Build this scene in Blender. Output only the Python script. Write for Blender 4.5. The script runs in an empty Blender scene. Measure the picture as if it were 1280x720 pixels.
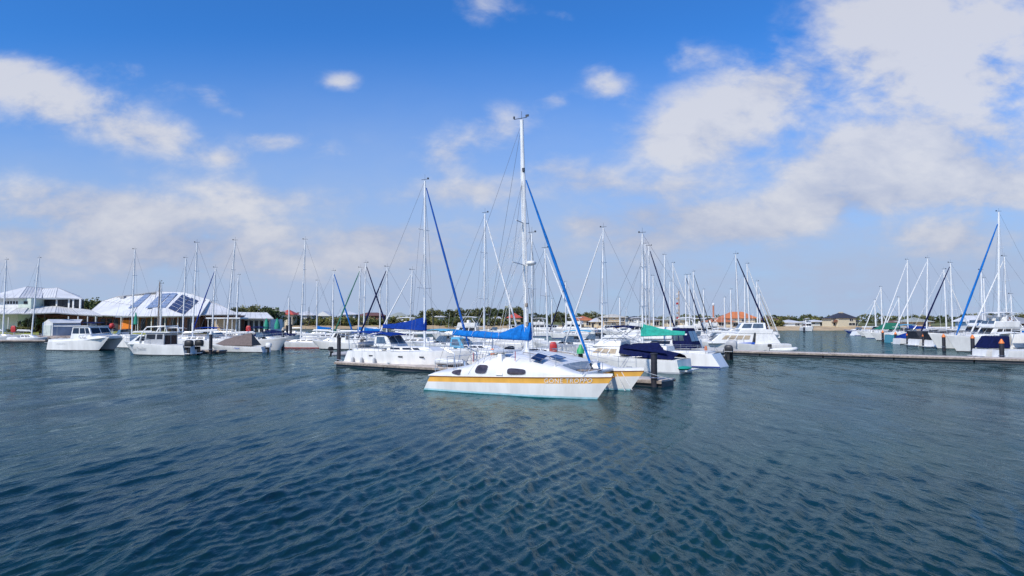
import bpy, math, random
import numpy as np
from mathutils import Vector, Matrix
random.seed(7)
R = math.radians
S = bpy.context.scene
COL = S.collection

# ------------------------------------------------------------------ camera
F = 834.0; CAMZ = 3.9; PITCH = math.atan(41 / F)
cam = bpy.data.objects.new('camera', bpy.data.cameras.new('camera'))
COL.objects.link(cam); S.camera = cam
cam.location = (0, 0, CAMZ); cam.rotation_euler = (math.pi / 2 + PITCH, 0, 0)
cam.data.lens = F / 1280 * 36; cam.data.sensor_width = 36
cam.data.clip_start = 0.1; cam.data.clip_end = 12000

# ------------------------------------------------------------------ light
SUN_EL, SUN_AZ = 42.0, 218.0            # azimuth clockwise from +Y
sd = Vector((math.sin(R(SUN_AZ)) * math.cos(R(SUN_EL)), math.cos(R(SUN_AZ)) * math.cos(R(SUN_EL)), math.sin(R(SUN_EL))))
sl = bpy.data.lights.new('sun', 'SUN'); sl.energy = 4.1; sl.angle = R(0.53); sl.color = (1.0, 0.94, 0.84)
sun = bpy.data.objects.new('sun', sl); COL.objects.link(sun)
sun.rotation_euler = sd.to_track_quat('Z', 'Y').to_euler()
S.view_settings.view_transform = 'Standard'; S.view_settings.look = 'None'
S.view_settings.exposure = 0.0; S.view_settings.gamma = 1.0
S.render.engine = 'CYCLES'
S.cycles.use_denoising = True; S.cycles.denoising_prefilter = 'NONE'
S.cycles.max_bounces = 6
S.cycles.sample_clamp_indirect = 6

# ------------------------------------------------------------------ pixel helpers (pixel of the 1280x720 photograph -> world)
def ray(px, py):
    u = (px - 640) / F; v = (360 - py) / F
    return Vector((u, math.cos(PITCH) - v * math.sin(PITCH), math.sin(PITCH) + v * math.cos(PITCH)))
def at(px, py, Y):
    d = ray(px, py); t = Y / d.y
    return Vector((d.x * t, Y, CAMZ + d.z * t))
def zat(py, Y): return at(640, py, Y).z
def gx(px, Y): return at(px, 405, Y).x

# ------------------------------------------------------------------ sky (world): Nishita + clouds at their directions
W = bpy.data.worlds.new('World'); S.world = W; W.use_nodes = True
nt = W.node_tree; nt.nodes.clear()
def N(t, **k):
    n = nt.nodes.new(t)
    for a, b in k.items(): setattr(n, a, b)
    return n
def lk(a, b): nt.links.new(a, b)
def M(op, a, b=None, c=None, clamp=False):
    n = N('ShaderNodeMath', operation=op); n.use_clamp = clamp
    for i, v in enumerate((a, b, c)):
        if v is None: continue
        if isinstance(v, (int, float)): n.inputs[i].default_value = v
        else: lk(v, n.inputs[i])
    return n.outputs[0]
sky = N('ShaderNodeTexSky', sky_type='NISHITA'); sky.sun_disc = False
sky.sun_elevation = R(SUN_EL); sky.sun_rotation = R(SUN_AZ)
sky.air_density = 1.0; sky.dust_density = 0.35; sky.ozone_density = 2.2; sky.altitude = 0
tc = N('ShaderNodeTexCoord'); sep = N('ShaderNodeSeparateXYZ'); lk(tc.outputs['Generated'], sep.inputs[0])
X, Y_, Z = sep.outputs
ya = M('MAXIMUM', M('ABSOLUTE', Y_), 0.05)
U = M('DIVIDE', X, ya); V = M('DIVIDE', Z, ya)
uv = N('ShaderNodeCombineXYZ'); lk(U, uv.inputs[0]); lk(V, uv.inputs[1])
# (px, py, rx, ry, tilt deg, weight)
BL = [(60,125,105,34,-14,.75),(185,168,80,26,-16,.7),(30,90,70,22,-10,.35),(275,128,38,15,-24,.55),(180,98,50,14,-18,.42),(340,178,36,13,-5,.6),(283,198,22,10,0,.55),
      (398,188,40,16,-10,.3),(426,103,22,11,5,.62),(610,10,50,22,-10,.45),(704,20,18,10,0,.42),(562,190,36,26,10,.6),(628,158,40,24,10,.62),
      (755,105,28,24,10,.72),(695,125,16,10,10,.5),(735,228,40,18,0,.66),(690,206,34,16,0,.6),(590,240,60,16,4,.45),(885,165,92,46,10,.92),(965,100,60,34,8,.75),(865,70,40,18,-5,.45),
      (1110,45,88,50,-10,.9),(1230,30,110,50,0,.85),(1090,95,80,40,0,.5),(1225,105,95,42,5,.7),(1110,185,105,46,8,.85),(1235,225,125,52,0,.95),(1080,245,105,30,5,.8),
      (735,278,32,14,0,.62),(890,280,85,28,0,.75),(960,288,60,16,0,.5),(1180,300,66,20,3,.65),(1240,160,70,22,0,.4),(1020,215,50,30,20,.5),(820,258,50,22,0,.5),(800,300,70,24,0,.5),(850,235,60,14,5,.4),
      (70,255,140,26,-4,.62),(200,290,190,36,-3,.6),(60,310,150,34,0,.55),(470,300,60,16,8,.62),(400,325,170,26,0,.55),(570,300,80,22,0,.5),(300,245,90,22,-4,.45),(600,240,70,22,0,.3),(460,250,90,22,0,.25)]
mask = None
for (px, py, rx, ry, th, w) in BL:
    d = ray(px, py); cu, cv = d.x / d.y, d.z / d.y
    mp = N('ShaderNodeMapping', vector_type='TEXTURE')
    mp.inputs['Location'].default_value = (cu, cv, 0); mp.inputs['Rotation'].default_value = (0, 0, R(th))
    mp.inputs['Scale'].default_value = (rx / F * 1.22, ry / F * 1.22, 1)
    lk(uv.outputs[0], mp.inputs['Vector'])
    ln = N('ShaderNodeVectorMath', operation='LENGTH'); lk(mp.outputs[0], ln.inputs[0])
    g = M('EXPONENT', M('MULTIPLY', M('POWER', ln.outputs['Value'], 2.0), -1.1))
    g = M('MULTIPLY', g, w)
    mask = g if mask is None else M('ADD', mask, M('MULTIPLY', g, M('SUBTRACT', 1.0, M('MULTIPLY', mask, 0.8, clamp=True))))
# noise lives on a flat layer overhead, so far clouds shrink toward the horizon
zz = M('ADD', M('MAXIMUM', Z, 0.0), 0.10)
lay = N('ShaderNodeCombineXYZ'); lk(M('DIVIDE', X, zz), lay.inputs[0]); lk(M('DIVIDE', Y_, zz), lay.inputs[1])
lk(M('MULTIPLY', Z, 3.0), lay.inputs[2])
def noise(vec, sc, det, rough, off=0.0):
    n = N('ShaderNodeTexNoise'); n.noise_dimensions = '3D'
    n.inputs['Scale'].default_value = sc; n.inputs['Detail'].default_value = det; n.inputs['Roughness'].default_value = rough
    n.inputs['Distortion'].default_value = 0.25
    if off:
        m = N('ShaderNodeMapping'); m.inputs['Location'].default_value = (off, off * .7, off * .3); lk(vec, m.inputs[0]); vec = m.outputs[0]
    lk(vec, n.inputs['Vector']); return n.outputs['Fac']
suv = N('ShaderNodeMapping'); suv.inputs['Scale'].default_value = (1.0, 1.7, 1.0); lk(uv.outputs[0], suv.inputs[0])
n1 = noise(suv.outputs[0], 5.5, 9, 0.56); n2 = noise(lay.outputs[0], 1.3, 8, 0.55, 3.1); n3 = noise(suv.outputs[0], 18, 5, 0.6, 9.7)
nn = M('ADD', M('MULTIPLY', M('SUBTRACT', n1, .5), 1.5), M('ADD', M('MULTIPLY', M('SUBTRACT', n2, .5), .8), M('MULTIPLY', M('SUBTRACT', n3, .5), .75)))
dens = M('ADD', mask, M('MULTIPLY', nn, M('ADD', .42, M('MULTIPLY', mask, 1.1))))
mr = N('ShaderNodeMapRange', interpolation_type='SMOOTHSTEP'); lk(dens, mr.inputs[0])
mr.inputs['From Min'].default_value = 0.14; mr.inputs['From Max'].default_value = .84
cover = M('MULTIPLY', mr.outputs[0], 0.84)
# thin bank low over the horizon
lowb = N('ShaderNodeMapRange', interpolation_type='SMOOTHSTEP'); lk(V, lowb.inputs[0])
lowb.inputs['From Min'].default_value = .46; lowb.inputs['From Max'].default_value = .04
hz = M('MULTIPLY', lowb.outputs[0], M('ADD', .98, M('MULTIPLY', nn, .25)), clamp=True)
cc = N('ShaderNodeMix', data_type='RGBA'); cc.inputs['A'].default_value = (.43, .49, .68, 1); cc.inputs['B'].default_value = (.85, .85, .89, 1)
shade = N('ShaderNodeMapRange'); lk(M('ADD', M('MULTIPLY', n1, .9), M('ADD', M('MULTIPLY', V, .9), M('MULTIPLY', n3, .35))), shade.inputs[0])
shade.inputs['From Min'].default_value = .58; shade.inputs['From Max'].default_value = .95
lk(shade.outputs[0], cc.inputs['Factor'])
tint = N('ShaderNodeMix', data_type='RGBA', blend_type='MULTIPLY'); tint.inputs['Factor'].default_value = 1
lk(sky.outputs[0], tint.inputs['A']); tint.inputs['B'].default_value = (0.27, 0.76, 1.36, 1)
bg1 = N('ShaderNodeBackground'); lk(tint.outputs['Result'], bg1.inputs[0]); bg1.inputs[1].default_value = 0.13
bg2 = N('ShaderNodeBackground'); lk(cc.outputs['Result'], bg2.inputs[0]); bg2.inputs[1].default_value = 0.86
bg3 = N('ShaderNodeBackground'); bg3.inputs[0].default_value = (.41, .51, .71, 1); bg3.inputs[1].default_value = 1.0
mx0 = N('ShaderNodeMixShader'); lk(hz, mx0.inputs[0]); lk(bg1.outputs[0], mx0.inputs[1]); lk(bg3.outputs[0], mx0.inputs[2])
mx = N('ShaderNodeMixShader'); lk(cover, mx.inputs[0]); lk(mx0.outputs[0], mx.inputs[1]); lk(bg2.outputs[0], mx.inputs[2])
wo = N('ShaderNodeOutputWorld'); lk(mx.outputs[0], wo.inputs[0])

# ------------------------------------------------------------------ materials
MC = {}
def mat(name, col, rough=.5, metal=0.0, var=.06, vscale=2.0, coat=0.0, bump=0.0, bscale=20, spec=.5, streak=False):
    if name in MC: return MC[name]
    m = bpy.data.materials.new(name); m.use_nodes = True; t = m.node_tree; b = t.nodes['Principled BSDF']
    b.inputs['Roughness'].default_value = rough; b.inputs['Metallic'].default_value = metal
    b.inputs['Coat Weight'].default_value = coat; b.inputs['Specular IOR Level'].default_value = spec
    c = (*col, 1)
    tcn = t.nodes.new('ShaderNodeTexCoord'); no = t.nodes.new('ShaderNodeTexNoise')
    no.inputs['Scale'].default_value = vscale; no.inputs['Detail'].default_value = 6; no.inputs['Roughness'].default_value = .62
    if streak:
        mp = t.nodes.new('ShaderNodeMapping'); mp.inputs['Scale'].default_value = (1, 1, .18)
        t.links.new(tcn.outputs['Object'], mp.inputs[0]); t.links.new(mp.outputs[0], no.inputs[0])
    else: t.links.new(tcn.outputs['Object'], no.inputs[0])
    r = t.nodes.new('ShaderNodeValToRGB')
    r.color_ramp.elements[0].position = .32; r.color_ramp.elements[1].position = .62
    r.color_ramp.elements[0].color = (*[x * (1 - var * 2.2) for x in col], 1); r.color_ramp.elements[1].color = (*[min(1, x * (1 + var * .5)) for x in col], 1)
    t.links.new(no.outputs['Fac'], r.inputs[0]); t.links.new(r.outputs[0], b.inputs['Base Color'])
    if bump:
        n2 = t.nodes.new('ShaderNodeTexNoise'); n2.inputs['Scale'].default_value = bscale; n2.inputs['Detail'].default_value = 5
        t.links.new(tcn.outputs['Object'], n2.inputs[0])
        bp = t.nodes.new('ShaderNodeBump'); bp.inputs['Strength'].default_value = 1; bp.inputs['Distance'].default_value = bump
        t.links.new(n2.outputs['Fac'], bp.inputs['Height']); t.links.new(bp.outputs[0], b.inputs['Normal'])
    MC[name] = m; return m
white = mat('gelcoat_white', (.80, .79, .765), .28, var=.075, vscale=1.2, coat=.3, streak=True)
white2 = mat('gelcoat_cream', (.76, .74, .69), .35, var=.07, vscale=1.5, streak=True)
deckm = mat('deck_nonskid', (.70, .70, .67), .6, var=.1, vscale=3)
grey = mat('grey_paint', (.42, .43, .45), .5, var=.08)
dark = mat('dark_grey', (.05, .052, .06), .45, var=.15)
black = mat('black_rubber', (.016, .017, .02), .5, var=.2)
glass = mat('dark_glass', (.022, .024, .032), .10, var=.2, spec=.5)
glassb = mat('tinted_glass', (.09, .12, .15), .08, var=.2, coat=.4, spec=.8)
curt = mat('curtain_beige', (.45, .36, .25), .5, var=.15, vscale=4)
alu = mat('mast_paint', (.78, .78, .77), .35, metal=.05, var=.06, vscale=1.5)
steel = mat('steel_tube', (.62, .62, .63), .28, metal=.85)
wire = mat('rigging_wire', (.25, .25, .26), .4, metal=.6)
winm = mat('cabin_window_smoked', (.075, .062, .080), .12, var=.3)
mblue = mat('canvas_mid_blue', (.008, .085, .36), .8, var=.1, spec=.2)
blue = mat('canvas_royal_blue', (.006, .040, .26), .85, spec=.15, var=.16, vscale=5, bump=.02, bscale=9)
azure = mat('canvas_azure', (.004, .15, .50), .8, spec=.2, var=.16, vscale=5, bump=.02, bscale=9)
navy = mat('canvas_navy', (.006, .011, .065), .85, spec=.15, var=.18, vscale=4, bump=.05, bscale=4)
teal = mat('canvas_teal', (.01, .36, .27), .75, var=.14, vscale=4, bump=.02)
green = mat('canvas_green', (.01, .16, .10), .75, var=.14, vscale=4)
lblue = mat('canvas_light_blue', (.10, .38, .58), .75, var=.12, vscale=4)
brown = mat('canvas_brown', (.16, .125, .115), .85, var=.12, vscale=4, bump=.02)
cwhite = mat('canvas_white', (.74, .74, .73), .8, var=.08, vscale=3, bump=.01)
beige = mat('canvas_beige', (.50, .44, .36), .8, var=.12)
orange = mat('stripe_orange', (.90, .47, .09), .4, var=.07, vscale=1.6, streak=True)
rub = mat('rubbing_strake_brown', (.22, .10, .03), .6)
antif = mat('antifoul_teal', (.02, .25, .28), .6, var=.25, vscale=3)
lteal = mat('boot_light_blue', (.40, .66, .72), .5, var=.1)
red = mat('red_paint', (.50, .03, .03), .5, var=.12)
redb = mat('antifoul_red', (.30, .05, .04), .7, var=.2)
bootb = mat('boot_blue', (.02, .05, .25), .5)
nb = mat('antifoul_dark', (.02, .03, .05), .6, var=.2)
rib = mat('rib_grey', (.40, .41, .43), .7, var=.1, vscale=4)
orangep = mat('orange_plastic', (.80, .22, .05), .5)
greenp = mat('green_plastic', (.05, .42, .14), .5)
conc = mat('pontoon_concrete', (.56, .49, .44), .85, var=.2, vscale=1.4, bump=.01)
pile_m = mat('pile_black', (.025, .025, .035), .6, var=.3, vscale=3)
wood = mat('timber', (.30, .25, .21), .8, var=.25, vscale=5)

# ------------------------------------------------------------------ mesh builder
class MB:
    def __init__(s): s.v = []; s.f = []; s.m = []
    def add(s, vs, fs, mi=0):
        o = len(s.v); s.v += [tuple(v) for v in vs]; s.f += [tuple(i + o for i in f) for f in fs]
        s.m += ([mi] * len(fs) if isinstance(mi, int) else list(mi)); return s
    def box(s, c, d, mi=0, rz=0, ry=0):
        x, y, z = [a / 2 for a in d]
        m = Matrix.Rotation(rz, 3, 'Z') @ Matrix.Rotation(ry, 3, 'Y')
        vs = [Vector(c) + m @ Vector((sx * x, sy * y, sz * z)) for sz in (-1, 1) for sy in (-1, 1) for sx in (-1, 1)]
        return s.add(vs, [(0, 2, 3, 1), (4, 5, 7, 6), (0, 1, 5, 4), (2, 6, 7, 3), (0, 4, 6, 2), (1, 3, 7, 5)], mi)
    def hexa(s, b, t, mi=0):     # 4 bottom + 4 top corners, same winding (ccw from above)
        return s.add(list(b) + list(t), [(3, 2, 1, 0), (4, 5, 6, 7), (0, 1, 5, 4), (1, 2, 6, 5), (2, 3, 7, 6), (3, 0, 4, 7)], mi)
    def plate(s, p, th, mi=0, out=None):    # quad p thickened along its normal
        p = [Vector(a) for a in p]; n = (p[1] - p[0]).cross(p[-1] - p[0]).normalized()
        if out is not None and n.dot(Vector(out)) < 0: p = p[::-1]; n = -n
        k = len(p)
        fs = [tuple(range(k - 1, -1, -1)), tuple(range(k, 2 * k))] + [(i, (i + 1) % k, k + (i + 1) % k, k + i) for i in range(k)]
        return s.add([a - n * th * .3 for a in p] + [a + n * th for a in p], fs, mi)
    def tube(s, pts, r, n=8, mi=0, cap=True):
        pts = [Vector(p) for p in pts]; rs = r if isinstance(r, (list, tuple)) else [r] * len(pts)
        rings = []; up = None
        for i, p in enumerate(pts):
            d = (pts[min(i + 1, len(pts) - 1)] - pts[max(i - 1, 0)]).normalized()
            a = Vector((0, 0, 1)) if abs(d.z) < .9 else Vector((1, 0, 0))
            if up is not None and abs(up.dot(d)) < .95: a = up
            u = d.cross(a).normalized(); w = u.cross(d); up = w
            rings.append([p + (u * math.cos(2 * math.pi * k / n) + w * math.sin(2 * math.pi * k / n)) * rs[i] for k in range(n)])
        return s.loft(rings, mi=mi, cap=cap)
    def loft(s, rings, mi=0, cap=True, closed=True):
        n = len(rings[0]); vs = [v for r in rings for v in r]; fs = []; ms = []
        for i in range(len(rings) - 1):
            for k in range(n if closed else n - 1):
                a = i * n + k; b = i * n + (k + 1) % n; fs.append((a, b, b + n, a + n))
                ms.append(mi if isinstance(mi, int) else mi[k])
        if cap:
            fs.append(tuple(range(n - 1, -1, -1))); fs.append(tuple(range((len(rings) - 1) * n, len(rings) * n)))
            ms += [mi if isinstance(mi, int) else mi[0]] * 2
        return s.add(vs, fs, ms)
    def ell(s, c, r, n=12, m=8, mi=0, pw=1.0):
        rings = []
        sg = lambda v: math.copysign(abs(v) ** pw, v)
        for i in range(1, m):
            a = math.pi * i / m - math.pi / 2
            rings.append([(c[0] + r[0] * sg(math.cos(a)) * sg(math.cos(2 * math.pi * k / n)), c[1] + r[1] * sg(math.cos(a)) * sg(math.sin(2 * math.pi * k / n)), c[2] + r[2] * sg(math.sin(a))) for k in range(n)])
        return s.loft(rings, mi=mi)
    def build(s, name, mats, parent=None, ang=38, bev=0):
        me = bpy.data.meshes.new(name); me.from_pydata(s.v, [], s.f)
        if not isinstance(mats, (list, tuple)): mats = [mats]
        for m in mats: me.materials.append(m)
        me.polygons.foreach_set('material_index', s.m)
        me.polygons.foreach_set('use_smooth', [True] * len(s.f)); me.update()
        me.set_sharp_from_angle(angle=R(ang))
        o = bpy.data.objects.new(name, me); COL.objects.link(o)
        if parent: o.parent = parent
        if bev:
            b = o.modifiers.new('bevel', 'BEVEL'); b.width = bev; b.segments = 2; b.limit_method = 'ANGLE'; b.angle_limit = R(30); b.harden_normals = False
        return o
LABELS = {}
def tag(o, label, cat, group=None):
    o['label'] = label; o['category'] = cat
    if group: o['group'] = group
    return o
def empty(name, loc, rz, label, cat, group=None):
    o = bpy.data.objects.new(name, None); COL.objects.link(o); o.location = loc; o.rotation_euler = (0, 0, rz)
    o.empty_display_size = .3
    return tag(o, label, cat, group)
def struct(o): o['kind'] = 'structure'; return o
def dup(root, loc, rz, label, sc=1.0):
    r = root.copy(); COL.objects.link(r); r.location = loc; r.rotation_euler = (0, 0, rz); r.scale = (sc, sc, sc) if isinstance(sc, (int, float)) else sc; r['label'] = label
    for ch in list(root.children):
        c = ch.copy(); COL.objects.link(c); c.parent = r
        for g in list(ch.children):
            d = g.copy(); COL.objects.link(d); d.parent = c
    return r
def text_mesh(body, size, name, m, parent, fn, spacing=1.0):
    cu = bpy.data.curves.new('lettering', 'FONT'); cu.body = body; cu.size = size; cu.space_character = spacing; cu.align_x = 'CENTER'; cu.align_y = 'CENTER'
    cu.resolution_u = 3
    o = bpy.data.objects.new('tmp', cu); COL.objects.link(o)
    bpy.context.view_layer.update()
    me = bpy.data.meshes.new_from_object(o); bpy.data.objects.remove(o)
    for v in me.vertices: v.co = fn(v.co.x, v.co.y)
    me.materials.clear(); me.materials.append(m)
    t = bpy.data.objects.new(name, me); COL.objects.link(t); t.parent = parent
    return t

# ------------------------------------------------------------------ water
def make_water():
    ang = np.concatenate([np.linspace(-180, -56, 32)[:-1], np.linspace(-56, -43, 40)[:-1], np.linspace(-43, 43, 1250), np.linspace(43, 56, 40)[1:], np.linspace(56, 180, 32)[1:-1]])
    ang = np.radians(ang)
    Ds = [1.5]
    while Ds[-1] < 9000:
        d = Ds[-1]
        Ds.append(d + max(.035, d * d / (667 * 3.9) * (0.85 if d < 90 else 1.0 + (d - 90) * .03)) if d > 8 else d + .35)
    Ds = np.array(Ds); nA, nD = len(ang), len(Ds)
    A, D = np.meshgrid(ang, Ds)
    x = np.sin(A) * D; y = np.cos(A) * D
    cell = np.gradient(Ds)[:, None] * np.ones_like(A)
    rng = np.random.default_rng(5)
    z = np.zeros_like(x); dx = np.zeros_like(x); dy = np.zeros_like(x)
    base = math.atan2(-.18, .98)
    # slow patches of rougher and calmer water
    patch = .85 + .25 * np.sin(x * .11 + 1.3 * np.sin(y * .06)) * np.sin(y * .09 + x * .05 + 1)
    for i in range(110):
        lam = .12 * (1.25 / .12) ** rng.random() if i < 96 else rng.uniform(3, 7)
        th = base + rng.normal(0, .27 + .30 * (lam < .3)) + (math.pi if rng.random() < .12 else 0)
        k = 2 * math.pi / lam
        am = .0068 * lam * (1.15 if .22 < lam < .75 else .55) * rng.uniform(.5, 1.3) if i < 96 else .0022 * lam
        ph = rng.uniform(0, 6.28) ; kx, ky = math.cos(th) * k, math.sin(th) * k
        fade = np.clip(lam / cell / 2.2 - 1, 0, 1) * patch
        fade[:, :] *= 1
        p = kx * x + ky * y + ph
        z += am * fade * np.sin(p); c = am * fade * np.cos(p) * .65
        dx += c * math.cos(th); dy += c * math.sin(th)
    outer = np.clip((np.radians(60) - np.abs(A)) / np.radians(8), 0, 1)
    z *= outer; x = x + dx * outer; y = y + dy * outer
    co = np.stack([x, y, z], -1).reshape(-1, 3).astype(np.float32)
    i0 = (np.arange(nD - 1)[:, None] * nA + np.arange(nA)[None, :]); i1 = (np.arange(nD - 1)[:, None] * nA + (np.arange(nA)[None, :] + 1) % nA)
    q = np.stack([i0, i1, i1 + nA, i0 + nA], -1).reshape(-1, 4).astype(np.int32)
    c0 = len(co); co = np.vstack([co, [[0, 0, 0]]]).astype(np.float32)
    me = bpy.data.meshes.new('water'); nq = len(q)
    tri = np.stack([np.full(nA, c0), (np.arange(nA) + 1) % nA, np.arange(nA)], -1).astype(np.int32)
    me.vertices.add(len(co)); me.vertices.foreach_set('co', co.ravel())
    me.loops.add(nq * 4 + nA * 3); me.loops.foreach_set('vertex_index', np.concatenate([q.ravel(), tri.ravel()]))
    me.polygons.add(nq + nA)
    me.polygons.foreach_set('loop_start', np.concatenate([np.arange(nq) * 4, nq * 4 + np.arange(nA) * 3]).astype(np.int32))
    me.polygons.foreach_set('use_smooth', np.ones(nq + nA, bool)); me.update(); me.validate()
    o = bpy.data.objects.new('water', me); COL.objects.link(o); struct(o)
    m = bpy.data.materials.new('sea_water'); m.use_nodes = True; t = m.node_tree; b = t.nodes['Principled BSDF']
    b.inputs['Base Color'].default_value = (.007, .040, .060, 1); b.inputs['Roughness'].default_value = .07; b.inputs['IOR'].default_value = 1.333; b.inputs['Specular IOR Level'].default_value = .22
    tcn = t.nodes.new('ShaderNodeTexCoord')
    def nz(sc, det, sx, sy, rz):
        mp = t.nodes.new('ShaderNodeMapping'); mp.inputs['Scale'].default_value = (sx, sy, 1); mp.inputs['Rotation'].default_value = (0, 0, rz)
        t.links.new(tcn.outputs['Object'], mp.inputs[0]); n = t.nodes.new('ShaderNodeTexNoise'); n.inputs['Scale'].default_value = sc
        n.inputs['Detail'].default_value = det; n.inputs['Roughness'].default_value = .6; n.inputs['Distortion'].default_value = .3
        t.links.new(mp.outputs[0], n.inputs[0]); return n.outputs['Fac']
    b1 = t.nodes.new('ShaderNodeBump'); b1.inputs['Distance'].default_value = .03; b1.inputs['Strength'].default_value = 1
    t.links.new(nz(5.5, 5, 1, .35, .18), b1.inputs['Height'])
    b2 = t.nodes.new('ShaderNodeBump'); b2.inputs['Distance'].default_value = .05; b2.inputs['Strength'].default_value = 1
    t.links.new(nz(1.6, 4, 1, .3, .16), b2.inputs['Height']); t.links.new(b1.outputs[0], b2.inputs['Normal'])
    b3 = t.nodes.new('ShaderNodeBump'); b3.inputs['Distance'].default_value = .05; b3.inputs['Strength'].default_value = 1
    t.links.new(nz(.6, 3, 1, .3, .16), b3.inputs['Height']); t.links.new(b2.outputs[0], b3.inputs['Normal'])
    # unresolved ripples: tilt the normal itself, more where the mesh can no longer carry the short waves
    L_ = t.links.new
    def vm(op, a, b_=None, sc=None):
        n = t.nodes.new('ShaderNodeVectorMath'); n.operation = op
        for i, v in enumerate((a, b_)):
            if v is None: continue
            if isinstance(v, tuple): n.inputs[i].default_value = v
            else: L_(v, n.inputs[i])
        if sc is not None:
            if isinstance(sc, float): n.inputs['Scale'].default_value = sc
            else: L_(sc, n.inputs['Scale'])
        return n.outputs['Value' if op == 'LENGTH' else 'Vector']
    mp = t.nodes.new('ShaderNodeMapping'); mp.inputs['Scale'].default_value = (1, .5, 1); mp.inputs['Rotation'].default_value = (0, 0, .15); L_(tcn.outputs['Object'], mp.inputs[0])
    nn2 = t.nodes.new('ShaderNodeTexNoise'); nn2.inputs['Scale'].default_value = 2.0; nn2.inputs['Detail'].default_value = 6; nn2.inputs['Roughness'].default_value = .78; L_(mp.outputs[0], nn2.inputs[0])
    mp3 = t.nodes.new('ShaderNodeMapping'); mp3.inputs['Scale'].default_value = (1.5, .42, 1); mp3.inputs['Rotation'].default_value = (0, 0, .22); L_(tcn.outputs['Object'], mp3.inputs[0])
    nn3 = t.nodes.new('ShaderNodeTexNoise'); nn3.inputs['Scale'].default_value = 1.15; nn3.inputs['Detail'].default_value = 2.5; nn3.inputs['Roughness'].default_value = .6; L_(mp3.outputs[0], nn3.inputs[0])
    dd = t.nodes.new('ShaderNodeMapRange'); L_(vm('LENGTH', tcn.outputs['Object']), dd.inputs[0])
    dd.inputs['From Min'].default_value = 14; dd.inputs['From Max'].default_value = 90; dd.inputs['To Min'].default_value = .08; dd.inputs['To Max'].default_value = .62
    tilt = vm('SCALE', vm('MULTIPLY', vm('ADD', vm('SCALE', vm('SUBTRACT', nn2.outputs['Color'], (.5, .5, .5)), sc=.6), vm('SUBTRACT', nn3.outputs['Color'], (.5, .5, .5))), (1, 1, 0)), sc=dd.outputs[0])
    nrm = vm('NORMALIZE', vm('ADD', b3.outputs[0], tilt)); L_(nrm, b.inputs['Normal']); b.inputs['Specular IOR Level'].default_value = 0; b.inputs['Roughness'].default_value = 1
    fz = t.nodes.new('ShaderNodeFresnel'); fz.inputs['IOR'].default_value = 1.333; L_(nrm, fz.inputs['Normal'])
    cap = t.nodes.new('ShaderNodeMapRange'); L_(fz.outputs[0], cap.inputs[0]); cap.inputs['From Max'].default_value = 1; cap.inputs['To Max'].default_value = .70; cap.inputs['To Min'].default_value = 0
    # troughs and crests shadow each other at grazing angles: the reflection saturates
    mn = t.nodes.new('ShaderNodeMath'); mn.operation = 'MINIMUM'; mn.inputs[1].default_value = .42; L_(cap.outputs[0], mn.inputs[0])
    gl = t.nodes.new('ShaderNodeBsdfGlossy'); gl.inputs['Roughness'].default_value = .05; gl.inputs['Color'].default_value = (.78, .96, 1, 1); L_(nrm, gl.inputs['Normal'])
    mxs = t.nodes.new('ShaderNodeMixShader'); L_(mn.outputs[0], mxs.inputs[0]); L_(b.outputs[0], mxs.inputs[1]); L_(gl.outputs[0], mxs.inputs[2]); L_(mxs.outputs[0], t.nodes['Material Output'].inputs[0])
    # silt and depth tint in broad drifts
    n = nz(.05, 3, 1, 1, 0); r = t.nodes.new('ShaderNodeValToRGB')
    r.color_ramp.elements[0].color = (.0030, .020, .031, 1); r.color_ramp.elements[1].color = (.0050, .036, .036, 1)
    r.color_ramp.elements[0].position = .35; r.color_ramp.elements[1].position = .65
    t.links.new(n, r.inputs[0]); t.links.new(r.outputs[0], b.inputs['Base Color'])
    me.materials.append(m)
make_water()
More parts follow.
